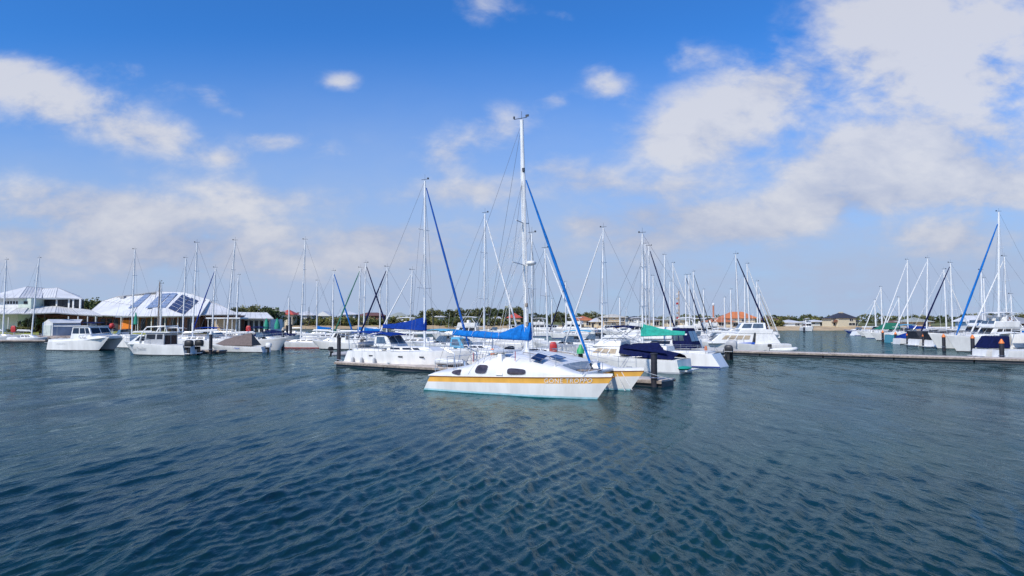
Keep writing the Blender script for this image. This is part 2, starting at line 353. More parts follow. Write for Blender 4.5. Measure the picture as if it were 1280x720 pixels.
# ------------------------------------------------------------------ boats: shared builders (x = bow, y = port, z = up, z 0 = waterline)
def hull_fns(L, B, fb, fs, kind):
    sw, tm, pw = {'sail': (.68, .48, 1.9), 'motor': (.90, .42, 2.3), 'rib': (.95, .6, 2.6)}[kind]
    def hb(t):
        if t < tm: return B / 2 * (sw + (1 - sw) * math.sin(t / tm * math.pi / 2))
        return B / 2 * max(.012, (1 - ((t - tm) / (1 - tm)) ** pw))
    def sheer(t): return fs + (fb - fs) * (t ** 1.7 if kind != 'sail' else (t ** 1.5)) - (.06 * math.sin(t * math.pi) if kind == 'sail' else 0)
    return hb, sheer
def make_hull(root, L, B, fb, fs, kind='motor', draft=.35, rake=None, tr=None, mats=(nb, bootb, white, white), stripe=(.30, .12), n=18, name='hull', yc=0):
    hb, sheer = hull_fns(L, B, fb, fs, kind)
    rake = rake if rake is not None else {'sail': .9, 'motor': 1.3, 'rib': .9}[kind]
    tr = tr if tr is not None else {'sail': .7, 'motor': -.15, 'rib': 0}[kind]
    def xs(t, zf): return -L / 2 + t * L - rake * (1 - zf) * t ** 5 + tr * (zf if tr > 0 else 1 - zf) * abs(1 - t) ** 6 * (1 if tr > 0 else 1)
    rings = []; ts = [1 - (1 - i / (n - 1)) ** 1.25 for i in range(n)]
    for t in ts:
        sh = sheer(t); zk = -draft * (1 - t ** 6) + .02 * t
        lv = [zk, -.02, .10, sh - stripe[0], sh - stripe[1], sh]
        lv[3] = max(lv[3], .14); lv[4] = max(lv[4], .16)
        w = hb(t); row = []
        for j, z in enumerate(lv):
            zf = max(0, min(1, z / sh)); fl = (.10 + .42 * t ** 2) if kind != 'sail' else (.06 + .25 * t ** 2)
            f = (1 - fl * (1 - zf) ** 1.4) if j else .06
            row.append((xs(t, zf), w * f, z))
        row.append((xs(t, 1), w * .93, sh + .035))
        rings.append([(x, yc - y, z) for x, y, z in row[::-1]] + [(x, yc + y, z) for x, y, z in row])
    m = MB(); o = [1] * 6
    seg = [3, 3, 2, 2, 1, 0]      # sheer cap, sheer-stripe_hi, stripe, topside, boot, bottom
    mi = [2, 2, 3, 2, 1, 0, 0, 0, 1, 2, 3, 2, 2, 2]
    # order around: cap, sheer->hi, hi->lo(stripe), lo->boot(topside), boot, bottom | keel | mirrored
    m.loft(rings, mi=mi, cap=False)
    r0 = rings[0]; k = len(m.v); m.v += r0; m.f.append(tuple(range(k + len(r0) - 1, k - 1, -1))); m.m.append(2)
    h = m.build(name, list(mats), root, ang=32)
    d = MB(); rr = []
    for t in ts[:-1]:
        sh = sheer(t) + .03; w = hb(t) * .92; x = xs(t, 1)
        rr.append([(x, yc - w, sh), (x, yc - w * .5, sh + .04), (x, yc, sh + .05), (x, yc + w * .5, sh + .04), (x, yc + w, sh)])
    d.loft(rr, cap=False, closed=False); d.build('deck', deckm, root)
    return hb, sheer
def bowrail(root, L, hb, sheer, t0=.55, h=.62, mid=True, r=.016, all_round=False):
    m = MB()
    ts = [t0 + (1 - t0) * i / 7 for i in range(8)]
    for sd in (1, -1):
        P = [Vector((-L / 2 + t * L - (.12 if t > .97 else 0), sd * max(.05, hb(t) * .9), sheer(t) + .03)) for t in ts]
        m.tube([p + Vector((0, 0, h)) for p in P], r, 5)
        if mid: m.tube([p + Vector((0, 0, h * .5)) for p in P], r * .6, 4)
        for p in P[::(1 if L > 9 else 2)]: m.tube([p, p + Vector((0, 0, h))], r, 5)
    m.build('rail', steel, root)
def lerp4(c, u, v): return (c[0] * (1 - u) + c[1] * u) * (1 - v) + (c[3] * (1 - u) + c[2] * u) * v
def frustum(root, name, x0, x1, w, z0, z1, sf=.3, sb=.1, tw=.12, m=white, bev=.05, wr=0.0):
    b = [Vector(p) for p in ((x0, -w, z0), (x1, -w * (1 - wr), z0), (x1, w * (1 - wr), z0), (x0, w, z0))]
    t = [Vector(p) for p in ((x0 + sb, -w + tw, z1), (x1 - sf, -(w - tw) * (1 - wr), z1), (x1 - sf, (w - tw) * (1 - wr), z1), (x0 + sb, w - tw, z1))]
    q = MB().hexa(b, t); o = q.build(name, m, root, bev=bev)
    faces = {'stbd': [b[0], b[1], t[1], t[0]], 'port': [b[2], b[3], t[3], t[2]], 'front': [b[1], b[2], t[2], t[1]], 'back': [b[3], b[0], t[0], t[3]]}
    return o, faces
def panes(par, faces, which, us, v0, v1, m=glass, name='window', th=.012, skew=0):
    for w_ in which:
        c = faces[w_]; fl = w_ == 'port'
        for (a, b) in us if w_ in ('stbd', 'port') else [(.06, .48), (.52, .94)]:
            if fl: a, b = 1 - b, 1 - a
            p = [lerp4(c, a, v0), lerp4(c, b, v0), lerp4(c, b - (skew if not fl else 0), v1), lerp4(c, a + (skew if fl else 0), v1)]
            MB().plate(p, th).build(name, m, par)
def loc(root, px, Y, z):    # world point -> boat's local
    return root.matrix_basis.inverted() @ Vector((gx(px, Y), Y, z))
def rot_mat(root): root.matrix_basis = Matrix.Translation(root.location) @ Matrix.Rotation(root.rotation_euler.z, 4, 'Z')
def sail_cover(root, mx, mz, bl, m, h0=.85, h1=.26, boomr=.07, up=.04, name='sail_cover', seed=0):
    rnd = random.Random(seed)
    MB().tube([(mx - .1, 0, mz), (mx - bl, 0, mz + up * bl)], boomr, 8).build('boom', alu, root)
    rings = []; n = 15
    for i in range(n):
        t = i / (n - 1); x = mx + .12 - t * (bl - .05)
        h = h0 * (1 - t) ** 1.6 + h1 * t ** .3 + (.03 * rnd.uniform(-1, 1)); w = .16 - .06 * t + .02 * rnd.random()
        zc = mz + up * bl * t; 
        rings.append([(x, w * math.cos(a) * (1 if math.sin(a) < 0 else .72), zc + (-.10 if math.sin(a) < 0 else h) * abs(math.sin(a)) + .02) for a in [2 * math.pi * k / 14 for k in range(14)]])
    MB().loft(rings).build(name, m, root)
def rig(root, mx, H, base_z, L, hb, sheer, r=.1, lean=(0, 0), furl=None, fr=.06, ftop=.95, spreaders=2, backstay=True, shrouds=True, bow_z=None, wires=.012, bowx=None, head=True):
    top = Vector((mx + lean[0], lean[1], H)); bot = Vector((mx, 0, base_z))
    P = lambda t: bot.lerp(top, t)
    mast = MB().tube([bot, P(.5), P(.92), top], [r, r, r * .92, r * .7], 10).build('mast', alu, root)
    if spreaders:
        for k in range(spreaders):
            t = (k + 1) / (spreaders + 1) * 1.05; p = P(t); w = .95 - .2 * k
            m = MB().tube([p + Vector((-.12, -w, .06)), p, p + Vector((-.12, w, .06))], .028, 6); m.build('spreader', alu, mast)
    if head:
        m = MB().tube([top, top + Vector((.0, 0, .55))], .010, 4).tube([top + Vector((-.35, 0, .12)), top + Vector((.3, 0, .12))], .018, 4); m.box(top + Vector((.32, 0, .16)), (.12, .1, .14)); m.build('wind_vane', dark, mast)
    if shrouds:
        m = MB(); tx = (mx + L / 2) / L
        for sd_ in (1, -1):
            b = Vector((mx - .25, sd_ * hb(max(0, min(1, tx))) * .92, sheer(tx)))
            m.tube([b, P(.62) + Vector((-.1, sd_ * .7, 0)), P(.94)], wires, 4); m.tube([b + Vector((.2, 0, 0)), P(.6)], wires * .8, 4)
        m.build('shroud', wire, root)
    bx = bowx if bowx is not None else L / 2 - .3
    bz = bow_z if bow_z is not None else sheer(.97) + .25
    ft = P(ftop)
    if furl:
        ft = ft + Vector((.15, 0, 0)); k = 12; pts = [ft.lerp(Vector((bx, 0, bz)), i / k) for i in range(k + 1)]
        rr = [fr * (.45 + .75 * math.sin(min(1, (i / k) * 1.25 + .12) * math.pi * .5) ) * (.92 + .16 * ((i * 7) % 3) / 2) for i in range(k + 1)]; rr[-1] = fr * .5
        MB().tube(pts, rr, 7).build('furled_sail', furl, root)
        MB().tube([Vector((bx, 0, bz)), Vector((bx + .1, 0, bz - .3))], .03, 6).build('furling_drum', dark, root)
    else: MB().tube([ft, Vector((bx, 0, bz))], wires, 4).build('forestay', wire, root)
    if backstay: MB().tube([P(1), Vector((-L / 2 + .5, 0, sheer(0) + .1))], wires, 4).build('backstay', wire, root)
    return mast
def outboard(par, x, y, z, s=1.0, cowl=dark, name='outboard_motor'):
    o = MB().ell((x - .28 * s, y, z + .35 * s), (.36 * s, .23 * s, .30 * s), 12, 8, pw=.65).build(name, cowl, par)
    m = MB().box((x - .25 * s, y, z - .25 * s), (.22 * s, .14 * s, .75 * s)).box((x - .06 * s, y, z), (.2 * s, .3 * s, .3 * s)).box((x - .32 * s, y, z - .62 * s), (.5 * s, .04 * s, .06 * s)); m.build('motor_leg', black, o)
    p = MB()
    for k in range(3):
        a = k * 2.094; p.box((x - .5 * s, y + .12 * s * math.cos(a), z - .75 * s + .12 * s * math.sin(a)), (.05 * s, .16 * s, .1 * s))
    p.build('propeller', black, o)
    b = MB().box((x - .28 * s, y, z + .10 * s), (.64 * s, .475 * s, .05 * s)); b.build('band', grey, o)
    return o
def bimini(root, x0, x1, w, z, m, base_z, name='bimini', drop=.12, frame=True):
    rings = []
    for i in range(7):
        t = i / 6; x = x0 + (x1 - x0) * t; zz = z - drop * (2 * t - 1) ** 2
        top = [(x, w * math.sin(a), zz - .16 * (1 - math.cos(a))) for a in [(-1.2 + 2.4 * k / 8) for k in range(9)]]
        rings.append(top + [(a, b, c - .03) for a, b, c in top[::-1]])
    b = MB().loft(rings).build(name, m, root)
    if frame:
        f = MB(); xm = (x0 + x1) / 2
        for sd_ in (1, -1):
            for xx in (x0, x1): f.tube([(xm + (xx - xm) * .2, sd_ * w * .95, base_z), (xx, sd_ * w * .92, z - drop - .12)], .016, 5)
        f.build('frame', steel, b)
    return b
def dodger(root, x0, x1, w, z0, z1, m, win=True, name='dodger', bev=.08):
    o, fc = frustum(root, name, x0, x1, w, z0, z1, sf=(z1 - z0) * .8, sb=.08, tw=.2, m=m, bev=bev)
    if win: panes(o, fc, ('stbd', 'port'), [(.16, .78)], .25, .82, glassb, th=.008); panes(o, fc, ('front',), [], .2, .85, glassb, th=.008)
    return o
def radar(root, x, y, z, r=.28): MB().ell((x, y, z), (r, r, r * .42), 12, 6).build('radar_dome', white, root)
def whip(root, x, y, z, h=2.4, lean=.2):  MB().tube([(x, y, z), (x - lean, y, z + h)], .014, 4).build('antenna', white, root)
def fenders(root, L, hb, sheer, ts, side=-1, m=grey):
    for t in ts:
        x = -L / 2 + t * L; y = side * (hb(t) + .10)
        o = MB().ell((x, y, sheer(t) * .42), (.12, .12, .32), 10, 8, pw=.8).tube([(x, y, sheer(t) * .42 + .3), (x, y * .97, sheer(t) + .3)], .012, 4); o.build('fender', m, root)

SAIL_G = 'sailing boats moored in the marina'; MOT_G = 'motor boats moored in the marina'
def yacht(label, px, Y, ytop, head, L=None, bowpx=None, B=None, lean_px=0, furl=None, fr=.07, cover=None, bl=None, spreaders=2, fb=None, simple=False, mats=None, dod=None, bim=None, win=True, mr=None, mfrac=.10, cabin_h=.42, rail=True, ftop=.95, boom_z=None, name='sailing_yacht', bow_z=None, nz=0, h0=.7):
    a = R(head); hx, hy = math.cos(a), math.sin(a)
    wx = gx(px, Y)
    if bowpx is not None:
        k = (bowpx - 640) / F; s = (k * Y - wx) / (hx - k * hy)
        L2 = (abs(s) + .3) / (.5 - mfrac)
        L = min(16, max(7.2, L2)) if L is None else L
    L = L or 10.5; B = B or (.29 * L + .25); fb = fb or (.105 * L + .15)
    mx = mfrac * L
    root = empty(name, (wx - mx * hx, Y - mx * hy, 0), a, label, 'sailing boat', SAIL_G); rot_mat(root)
    hb, sheer = make_hull(root, L, B, fb, fb * .82, 'sail', draft=.4, mats=mats or (nb, bootb, white, white), n=12 if simple else 18)
    H = zat(ytop, Y); lw = lean_px / F * Y
    ll = Vector((lw, 0, 0)); lean = (ll.x * hx, -ll.x * hy)
    zd = sheer(.55)
    cab, fc = frustum(root, 'cabin', -L * .12, L * .27, B * .30, zd, zd + cabin_h, sf=cabin_h * 2.2, sb=.1, tw=.16, m=white, wr=.25, bev=.06)
    if win: panes(cab, fc, ('stbd', 'port'), [(.08, .30), (.36, .56), (.60, .74)], .38, .78)
    MB().box((-L * .28, 0, sheer(.2) + .12), (L * .26, B * .62, .22)).build('coaming', white, root, bev=.05)
    rig(root, mx, H, zd + cabin_h * .9, L, hb, sheer, r=mr or max(.085, Y * .00105), lean=lean, furl=furl, fr=fr, ftop=ftop, spreaders=0 if simple and Y > 140 else (1 if simple else spreaders), backstay=True, wires=.012, bow_z=bow_z)
    bl = bl or L * .36; bz = boom_z or (zd + cabin_h + .62)
    if cover: sail_cover(root, mx, bz, bl, cover, h0=h0, seed=nz)
    else: MB().tube([(mx - .1, 0, bz), (mx - bl, 0, bz + .1)], .075, 8).tube([(mx - .3, 0, bz + .13), (mx - bl * .95, 0, bz + .2)], .12, 8).build('boom', cwhite if nz % 2 else alu, root)
    if rail: bowrail(root, L, hb, sheer, .62 if simple else .1, mid=not simple)
    if dod: dodger(root, -L * .2, -L * .04, B * .30, zd + .1, zd + 1.15, dod)
    if bim: bimini(root, -L * .46, -L * .22, B * .38, zd + 2.0, bim, zd)
    return root, L, hb, sheer

def cruiser(label, px, Y, head, L, style='hardtop', B=None, fb=None, mats=None, stripe=(.30, .12), name='motor_cruiser', cat='motor boat', cover=None, ob=0, rails=True, wc=glass, ant=True, simple=False, group=MOT_G, txt=None):
    a = R(head); root = empty(name, (gx(px, Y), Y, 0), a, label, cat, group); rot_mat(root)
    B = B or .30 * L + .2; fb = fb or .125 * L + .15
    hb, sheer = make_hull(root, L, B, fb, fb * .72, 'motor', mats=mats or (nb, dark, white, white), stripe=stripe, n=12 if simple else 18)
    z = sheer(.5); w = B * .38
    if style in ('hardtop', 'flybridge'):
        f, ff = frustum(root, 'foredeck_cabin', -L * .02, L * .33, w * .85, z - .05, z + .50, sf=1.2, sb=.1, tw=.2, m=white, wr=.35, bev=.08)
        panes(f, ff, ('stbd', 'port'), [(.15, .55)], .35, .75)
        c, fc = frustum(root, 'cabin', -L * .24, L * .13, w, z - .1, z + 1.35, sf=.95, sb=.0, tw=.16, m=white, bev=.06)
        panes(c, fc, ('stbd', 'port'), [(.06, .34), (.38, .62), (.66, .84)], .50, .90, wc); panes(c, fc, ('front',), [], .46, .92, wc); panes(c, fc, ('back',), [], .1, .85, wc)
        r_ = MB().box((-L * .12, 0, z + 1.39), (L * .44, w * 2 - .1, .09)); r_.build('cabin_roof', white, root, bev=.04)
        cm = MB().box((-L * .36, w * .97, z + .12), (L * .24, .1, .4)).box((-L * .36, -w * .97, z + .12), (L * .24, .1, .4)); cm.build('coaming', white, root, bev=.03)
    if style == 'hardtop':
        for sd_ in (1, -1): MB().tube([(-L * .33, sd_ * w * .9, z), (-L * .33, sd_ * w * .9, z + 1.36)], .025, 6).build('roof_post', steel, root)
        if not simple: radar(root, -L * .05, 0, z + 1.62); 
    if style == 'flybridge':
        b, fb_ = frustum(root, 'flybridge', -L * .22, L * .06, w * .92, z + 1.44, z + 2.15, sf=.25, sb=-.1, tw=-.04, m=white, bev=.06)
        panes(b, fb_, ('front',), [], .55, 1.1, glassb)
        s_ = MB().box((-L * .10, -.4, z + 2.35), (.5, .5, .7)).box((-L * .10, .4, z + 2.35), (.5, .5, .7)); s_.build('seat', white2, b, bev=.08)
        bimini(root, -L * .24, L * .03, w * .85, z + 3.35, cover or cwhite, z + 2.1)
        t = MB()
        for sd_ in (1, -1): t.tube([(-L * .26, sd_ * w * .8, z + 1.44), (-L * .17, sd_ * w * .72, z + 2.9), (-L * .17, 0, z + 2.95)], .05, 6)
        t.build('radar_arch', white, root); radar(root, -L * .17, 0, z + 3.1)
        st = MB()
        for sd_ in (1, -1): st.tube([(-L * .38, sd_ * w * .9, z), (-L * .38, sd_ * w * .9, z + 1.36)], .03, 6)
        st.build('roof_post', white, root)
    if style == 'sport':
        f, ff = frustum(root, 'foredeck_cabin', -L * .02, L * .36, w * .9, z - .05, z + .42, sf=1.9, sb=.1, tw=.28, m=white, wr=.4, bev=.1)
        panes(f, ff, ('stbd', 'port'), [(.15, .5)], .35, .8)
        ws = MB(); x0, x1 = -L * .10, L * .07
        for sd_ in (1, -1): ws.plate([(x0, sd_ * w * .92, z + .3), (x1, sd_ * w * .82, z + .38), (x1 - .5, sd_ * w * .7, z + 1.0), (x0, sd_ * w * .82, z + .95)], .012)
        ws.plate([(x1, -w * .8, z + .38), (x1, w * .8, z + .38), (x1 - .5, w * .68, z + 1.0), (x1 - .5, -w * .68, z + 1.0)], .012); ws.build('windscreen', glassb, root)
        if cover: bimini(root, -L * .30, L * .04, w * .85, z + 1.75, cover, z + .2)
        cm = MB().box((-L * .28, w * .93, z + .1), (L * .36, .12, .45)).box((-L * .28, -w * .93, z + .1), (L * .36, .12, .45)).box((-L * .45, 0, z + .1), (.15, w * 1.9, .45)); cm.build('coaming', white, root, bev=.04)
        MB().box((-L * .06, 0, z + .3), (.5, w * 1.3, .7)).build('console', grey, root, bev=.05)
    if style == 'covered':
        rings = []
        for i in range(11):
            t = i / 10; tt = .05 + .80 * t; x = -L / 2 + tt * L; ww = hb(tt) * 1.0; h = .25 + .85 * math.sin(math.pi * min(1, t * 1.15 + .08)) ** .8
            rings.append([(x, ww * math.cos(q), sheer(tt) + .02 + h * math.sin(q) * (1 + .05 * math.sin(i * 5))) for q in [math.pi * k / 10 for k in range(11)]] + [(x, -ww * .98, sheer(tt) - .12), (x, ww * .98, sheer(tt) - .12)])
        MB().loft(rings).build('boat_cover', cover or navy, root)
    for k in range(ob): outboard(root, -L / 2 - .05, (k - (ob - 1) / 2) * B * .52, fb * .62, 1.15)
    if rails: bowrail(root, L, hb, sheer, .5, mid=not simple)
    if ant and style != 'covered': whip(root, -L * .1, w * .6, z + 1.4)
    if not simple:
        MB().box((-L / 2 - .35, 0, .22), (.7, B * .8, .08)).build('swim_platform', white, root, bev=.02)
    return root, L, hb, sheer

# ------------------------------------------------------------------ the orange striped catamaran in front
CX, CY = .72, 37.95; CA = math.atan2(-.492, .870); HY = 2.4
def catamaran():
    root = empty('catamaran', (CX, CY, 0), CA, 'white catamaran with orange stripe and bright blue sail cover, nearest of all boats', 'catamaran'); rot_mat(root)
    s0, s1 = -4.95, 6.2
    sh = lambda s: .80 + (s + 5) / 11.3 * .34          # stripe top
    wd = lambda s: (.78 * (.72 + .28 * min(1, (s - s0) / 2.5)) if s < 1.5 else .78 * max(.02, 1 - ((s - 1.5) / (s1 - 1.5)) ** 1.9))
    edge = lambda s: sh(s) + .03 + .13 * max(0, min(1, (s + 1) / 5))
    def row(s, k):
        S_ = sh(s); lv = [(-.4, .10), (-.05, .78), (.03, .82), (.12, .85), (S_ - .30 - .0 * s, .96), (S_ - .05, 1.0), (S_, 1.03), (S_ + .02, 1.0), (edge(s), .985)]
        z, f = lv[k]
        u = max(0, (s - 1.5) / (s1 - 1.5)); v = max(0, (-3.8 - s) / 1.2)
        zf = max(-.1, min(1, z / S_)); fl = 1 - (1 - f) * (1 + 1.2 * u)
        x = s - .85 * (1 - zf) * u ** 3 + (.55 * zf + .0) * v
        return x, wd(s) * max(.05, fl), z
    ss = [s0 + (s1 - s0) * (1 - (1 - i / 27) ** 1.2) for i in range(28)]
    for yc in (-HY, HY):
        rings = []
        for s in ss:
            P = [row(s, k) for k in range(9)]
            rings.append([(x, yc - y, z) for x, y, z in P[::-1]] + [(x, yc + y, z) for x, y, z in P])
        half = [0, 1, 1, 3, 0, 4, 5, 2]     # edge-white, strake underside, strake, stripe, white, lightblue, teal...
        mi = [0, 1, 1, 3, 0, 4, 5, 5, 5, 5, 5, 4, 0, 3, 1, 1, 0, 0]
        m = MB().loft(rings, mi=mi, cap=False); r0 = rings[0]; k = len(m.v); m.v += r0; m.f.append(tuple(range(k + 17, k - 1, -1))); m.m.append(0)
        h = m.build('hull', [white, rub, white, orange, lteal, antif], root, ang=28)
        d = MB(); d.loft([[(row(s, 8)[0], yc + q * row(s, 8)[1], edge(s) + .02 * (1 - q * q)) for q in (-1, -.5, 0, .5, 1)] for s in ss], cap=False, closed=False); d.build('deck', white, h)
    # lettering on both hulls' outer sides, near one readable here
    def side(s, z):
        t = z / sh(s); k = [row(s, i) for i in (4, 5)]; q = (z - k[0][2]) / (k[1][2] - k[0][2]); 
        return k[0][0] + (k[1][0] - k[0][0]) * q, k[0][1] + (k[1][1] - k[0][1]) * q
    def fn(x, y):
        s = 4.05 + x; z = sh(s) - .172 + y; xx, w = side(s, z); return Vector((xx, -HY - w - .028, z))
    text_mesh('GONE TROPPO', .33, 'lettering', white, root, fn, 1.12)
    # turtle-decked cabin across both hulls
    
    prof = [(-4.55, .95), (-4.2, 1.14), (-3.4, 1.30), (-2.5, 1.48), (-1.95, 1.62), (-1.75, 1.80), (-1.4, 2.02), (-.9, 2.15), (0, 2.20), (1.0, 2.16), (1.9, 2.02), (2.8, 1.82), (3.7, 1.56), (4.4, 1.34), (4.7, 1.24)]
    def hgt(s):
        for (a, ha), (b, hb_) in zip(prof, prof[1:]):
            if a <= s <= b: return ha + (hb_ - ha) * (s - a) / (b - a)
        return prof[0][1] if s < prof[0][0] else prof[-1][1]
    def ym(s): return HY + wd(s) * .985
    EX = 2.7
    def wally(s, z): q = (z - edge(s)) / (hgt(s) - edge(s)); return ym(s) * (1 - max(0, min(1, q)) ** EX) ** (1 / 3.4) if q < 1 else 0
    rings = []
    NS = 30
    for i in range(NS + 1):
        s = prof[0][0] + (3.3 - prof[0][0]) * i / NS; r_ = []
        for k in range(33):
            a = math.pi * k / 32; c, sn = math.cos(a), math.sin(a)
            y = ym(s) * math.copysign(abs(c) ** (2 / 3.4), c); z = edge(s) + (hgt(s) - edge(s)) * sn ** (2 / EX)
            r_.append((s, -y, z))
        r_ += [(s, 1.9, .62), (s, -1.9, .62)]
        rings.append(r_)
    cab = MB().loft(rings).build('cabin', white, root, ang=50)
    # forward turtle decks on each hull, tapering to the bow
    for yc in (-HY, HY):
        rings = []
        for i in range(15):
            s = 3.2 + 2.75 * i / 14; w = wd(s) * .97; h = max(.02, (hgt(min(s, 4.7)) - edge(s)) * (1 - (i / 14) ** 1.2) + .02)
            rings.append([(s, yc - w * math.cos(math.pi * k / 10), edge(s) - .01 + h * math.sin(math.pi * k / 10) ** .8) for k in range(11)])
        MB().loft(rings).build('foredeck', white, root, ang=50)
    # windows on the outer side walls
    def win(sc, zc, ws, hs, skew, nm='window'):
        for sg in (-1, 1):
            out = []
            for k in range(20):
                a = 2 * math.pi * k / 20; c, sn = math.cos(a), math.sin(a)
                u = math.copysign(abs(c) ** .55, c) * ws; v = math.copysign(abs(sn) ** .55, sn) * hs
                if callable(skew): u, v = skew(u, v)
                else: u += skew * v
                s, z = sc + u, zc + v; out.append((s, z))
            q = MB(); n = 20; q.v = []
            for kk in (1.0, .66, .33): q.v += [(sc + (s - sc) * kk, sg * (wally(sc + (s - sc) * kk, zc + (z - zc) * kk) + .03), zc + (z - zc) * kk) for s, z in out]
            q.v.append((sc, sg * (wally(sc, zc) + .03), zc)); q.v += [(s, sg * (wally(s, z) - .04), z) for s, z in out]
            for r_ in (0, 20): q.f += [(r_ + i, r_ + (i + 1) % n, r_ + 20 + (i + 1) % n, r_ + 20 + i) for i in range(n)]
            q.f += [(40 + i, 40 + (i + 1) % n, 60) for i in range(n)] + [(61 + i, 61 + (i + 1) % n, (i + 1) % n, i) for i in range(n)]
            if sg < 0: q.f = [f for f in q.f]
            else: q.f = [f[::-1] for f in q.f]
            q.m = [0] * len(q.f)
            q.build(nm, winm, cab)
            fr_ = MB().tube([(s, sg * (wally(s, z) + .012), z) for s, z in out + out[:1]], .016, 5, cap=False); fr_.build('window_frame', white2, cab)
    win(-2.55, 1.14, .32, .125, lambda u, v: (u, v * (1 + u * 1.2) - .03))
    win(-.92, 1.33, .37, .23, .25); win(1.22, 1.28, .55, .16, lambda u, v: (u, v * (1 - u * .25)))
    # daggerboard-like upright fairing with small grey hatch over it
    m = MB()
    b = [Vector((.0, -wally(.0, 1.25) - .08, 1.05)), Vector((.42, -wally(.4, 1.25) - .08, 1.05)), Vector((.42, -2.4, 1.05)), Vector((.0, -2.4, 1.05))]
    t = [Vector((-.12, -2.82, 2.16)), Vector((.12, -2.82, 2.16)), Vector((.12, -2.4, 2.14)), Vector((-.12, -2.4, 2.14))]
    m.hexa(b, t); m.build('fairing', white, cab, bev=.03)
    MB().box((-.05, -2.4, 2.22), (.85, .6, .07)).build('hatch', grey, cab, bev=.02)
    MB().box((-.2, 1.2, 2.23), (.6, .6, .07)).build('hatch', glass, cab, bev=.02)
    MB().box((-1.0, -1.0, 2.20), (1.4, 2.4, .12)).build('roof_slide', white, cab, bev=.04)
    for s in (-1.6, 1.0):
        MB().tube([(s, -2.9, edge(s) + .75), (s + .02, -2.92, edge(s) + 1.25)], .018, 6).build('mast_stay_fitting', red, cab)
    # mast and rig
    H = zat(150, 38.0); mx = .14; lean = (-.30, -.05)
    base = 2.12
    top = Vector((mx + lean[0], lean[1], H)); bot = Vector((mx, 0, base)); P = lambda t: bot.lerp(top, t)
    ts = [i / 8 for i in range(9)]
    mast = MB().loft([[(P(t).x + .15 * math.cos(a) * (1 if t < .85 else .75), P(t).y + .095 * math.sin(a), P(t).z) for a in [2 * math.pi * k / 14 for k in range(14)]] for t in ts]).build('mast', alu, root)
    for t, w in ((.37, 1.25), (.55, .75)): MB().tube([P(t) + Vector((-.1, -w, .1)), P(t), P(t) + Vector((-.1, w, .1))], .035, 6).build('spreader', alu, mast)
    MB().ell(P(.365) + Vector((.42, 0, .18)), (.27, .27, .13), 14, 8, pw=.8).box(P(.365) + Vector((.2, 0, .05)), (.4, .12, .06)).build('radar_dome', white, mast)
    MB().tube([top, top + Vector((0, 0, .5))], .012, 4).tube([top + Vector((-.5, 0, .1)), top + Vector((.35, 0, .1))], .02, 5).box(top + Vector((.36, 0, .2)), (.2, .05, .12)).box(top + Vector((-.5, 0, .2)), (.08, .08, .14)).build('wind_vane', dark, mast)
    for t in (.12, .2, .78): MB().box(P(t) + Vector((.1, -.1, 0)), (.14, .1, .22)).build('mast_fitting', wood if t < .3 else dark, mast, bev=.02)
    m = MB()
    for dy, dx in ((-.13, -.05), (.14, -.02), (-.12, .10)): m.tube([P(.02) + Vector((dx, dy, 0)), P(.97) + Vector((dx * .5, dy * .6, 0))], .014, 4)
    m.build('halyard', cwhite, mast)
    # boom, lazy-jacked blue cover
    z0, z1 = 2.86, 3.10; bl = 5.2
    MB().tube([(mx - .15, 0, z0), (mx - bl, 0, z1)], .085, 10).build('boom', alu, root)
    rings = []; rnd = random.Random(3); n = 30
    for i in range(n):
        t = i / (n - 1); x = mx + .22 - t * (bl + .05); zc = z0 + (z1 - z0) * t
        h = .30 + .62 * max(0, 1 - t / .36) ** .8 + .05 * math.sin(t * 11 + 1) * (1 - t) - .05 * t + .02 * rnd.uniform(-1, 1)
        w = .21 - .08 * t + .02 * math.sin(i * 2.3)
        lo = -.09 - .10 * math.sin(math.pi * t) * .4
        rings.append([(x + (.06 * math.sin(a) if i == 0 else 0), w * math.cos(a) * (1 - .45 * max(0, math.sin(a))) + .015 * math.sin(k * 2 + i * 1.7), zc + (h * math.sin(a) ** .9 if math.sin(a) > 0 else lo * -math.sin(a) * 1.0)) for k, a in enumerate([2 * math.pi * k / 18 for k in range(18)])])
    MB().loft(rings).build('sail_cover', azure, root, ang=60)
    m = MB()
    for i in (6, 11, 16, 21, 26):
        t = i / 29; x = mx + .22 - t * (bl + .05); zc = z0 + (z1 - z0) * t
        m.tube([(x, .12, zc - .05), (x, 0, zc - .16), (x, -.12, zc - .05)], .02, 5)
    m.build('cover_tie', cwhite, root)
    m = MB()
    for sg in (-1, 1):
        for t in (.35, .7, .95): m.tube([P(.55) + Vector((0, sg * .1, 0)), Vector((mx - bl * t, sg * .15, z0 + (z1 - z0) * t))], .009, 4)
    m.build('lazy_jack', cwhite, root)
    # forestay furler, shrouds, backstays
    ft = P(.735) + Vector((.2, 0, 0)); fbm = Vector((4.0, 0, 1.62)); k = 24
    MB().tube([ft.lerp(fbm, i / k) for i in range(k + 1)], [(.040 + .048 * min(1, 2.2 * i / k) * (1 if i < 15 else 1 - (i - 15) / 16)) * (.94 + .10 * (i % 3) / 2) for i in range(k + 1)], 9).build('furled_sail', azure, root)
    MB().tube([fbm, fbm + Vector((.12, 0, -.3))], .06, 8).build('furling_drum', black, root)
    m = MB()
    for sg in (-1, 1):
        c = Vector((-1.0, sg * 3.05, edge(-1) + .3)); m.tube([c, P(.37) + Vector((-.1, sg * 1.25, .1)), P(.76)], .011, 4); m.tube([c + Vector((.3, 0, 0)), P(.37)], .010, 4); m.tube([Vector((-4.4, sg * 2.4, 1.1)), P(.985)], .010, 4)
        m.tube([c + Vector((-.3, 0, 0)), P(.74)], .009, 4)
    m.build('shroud', wire, root)
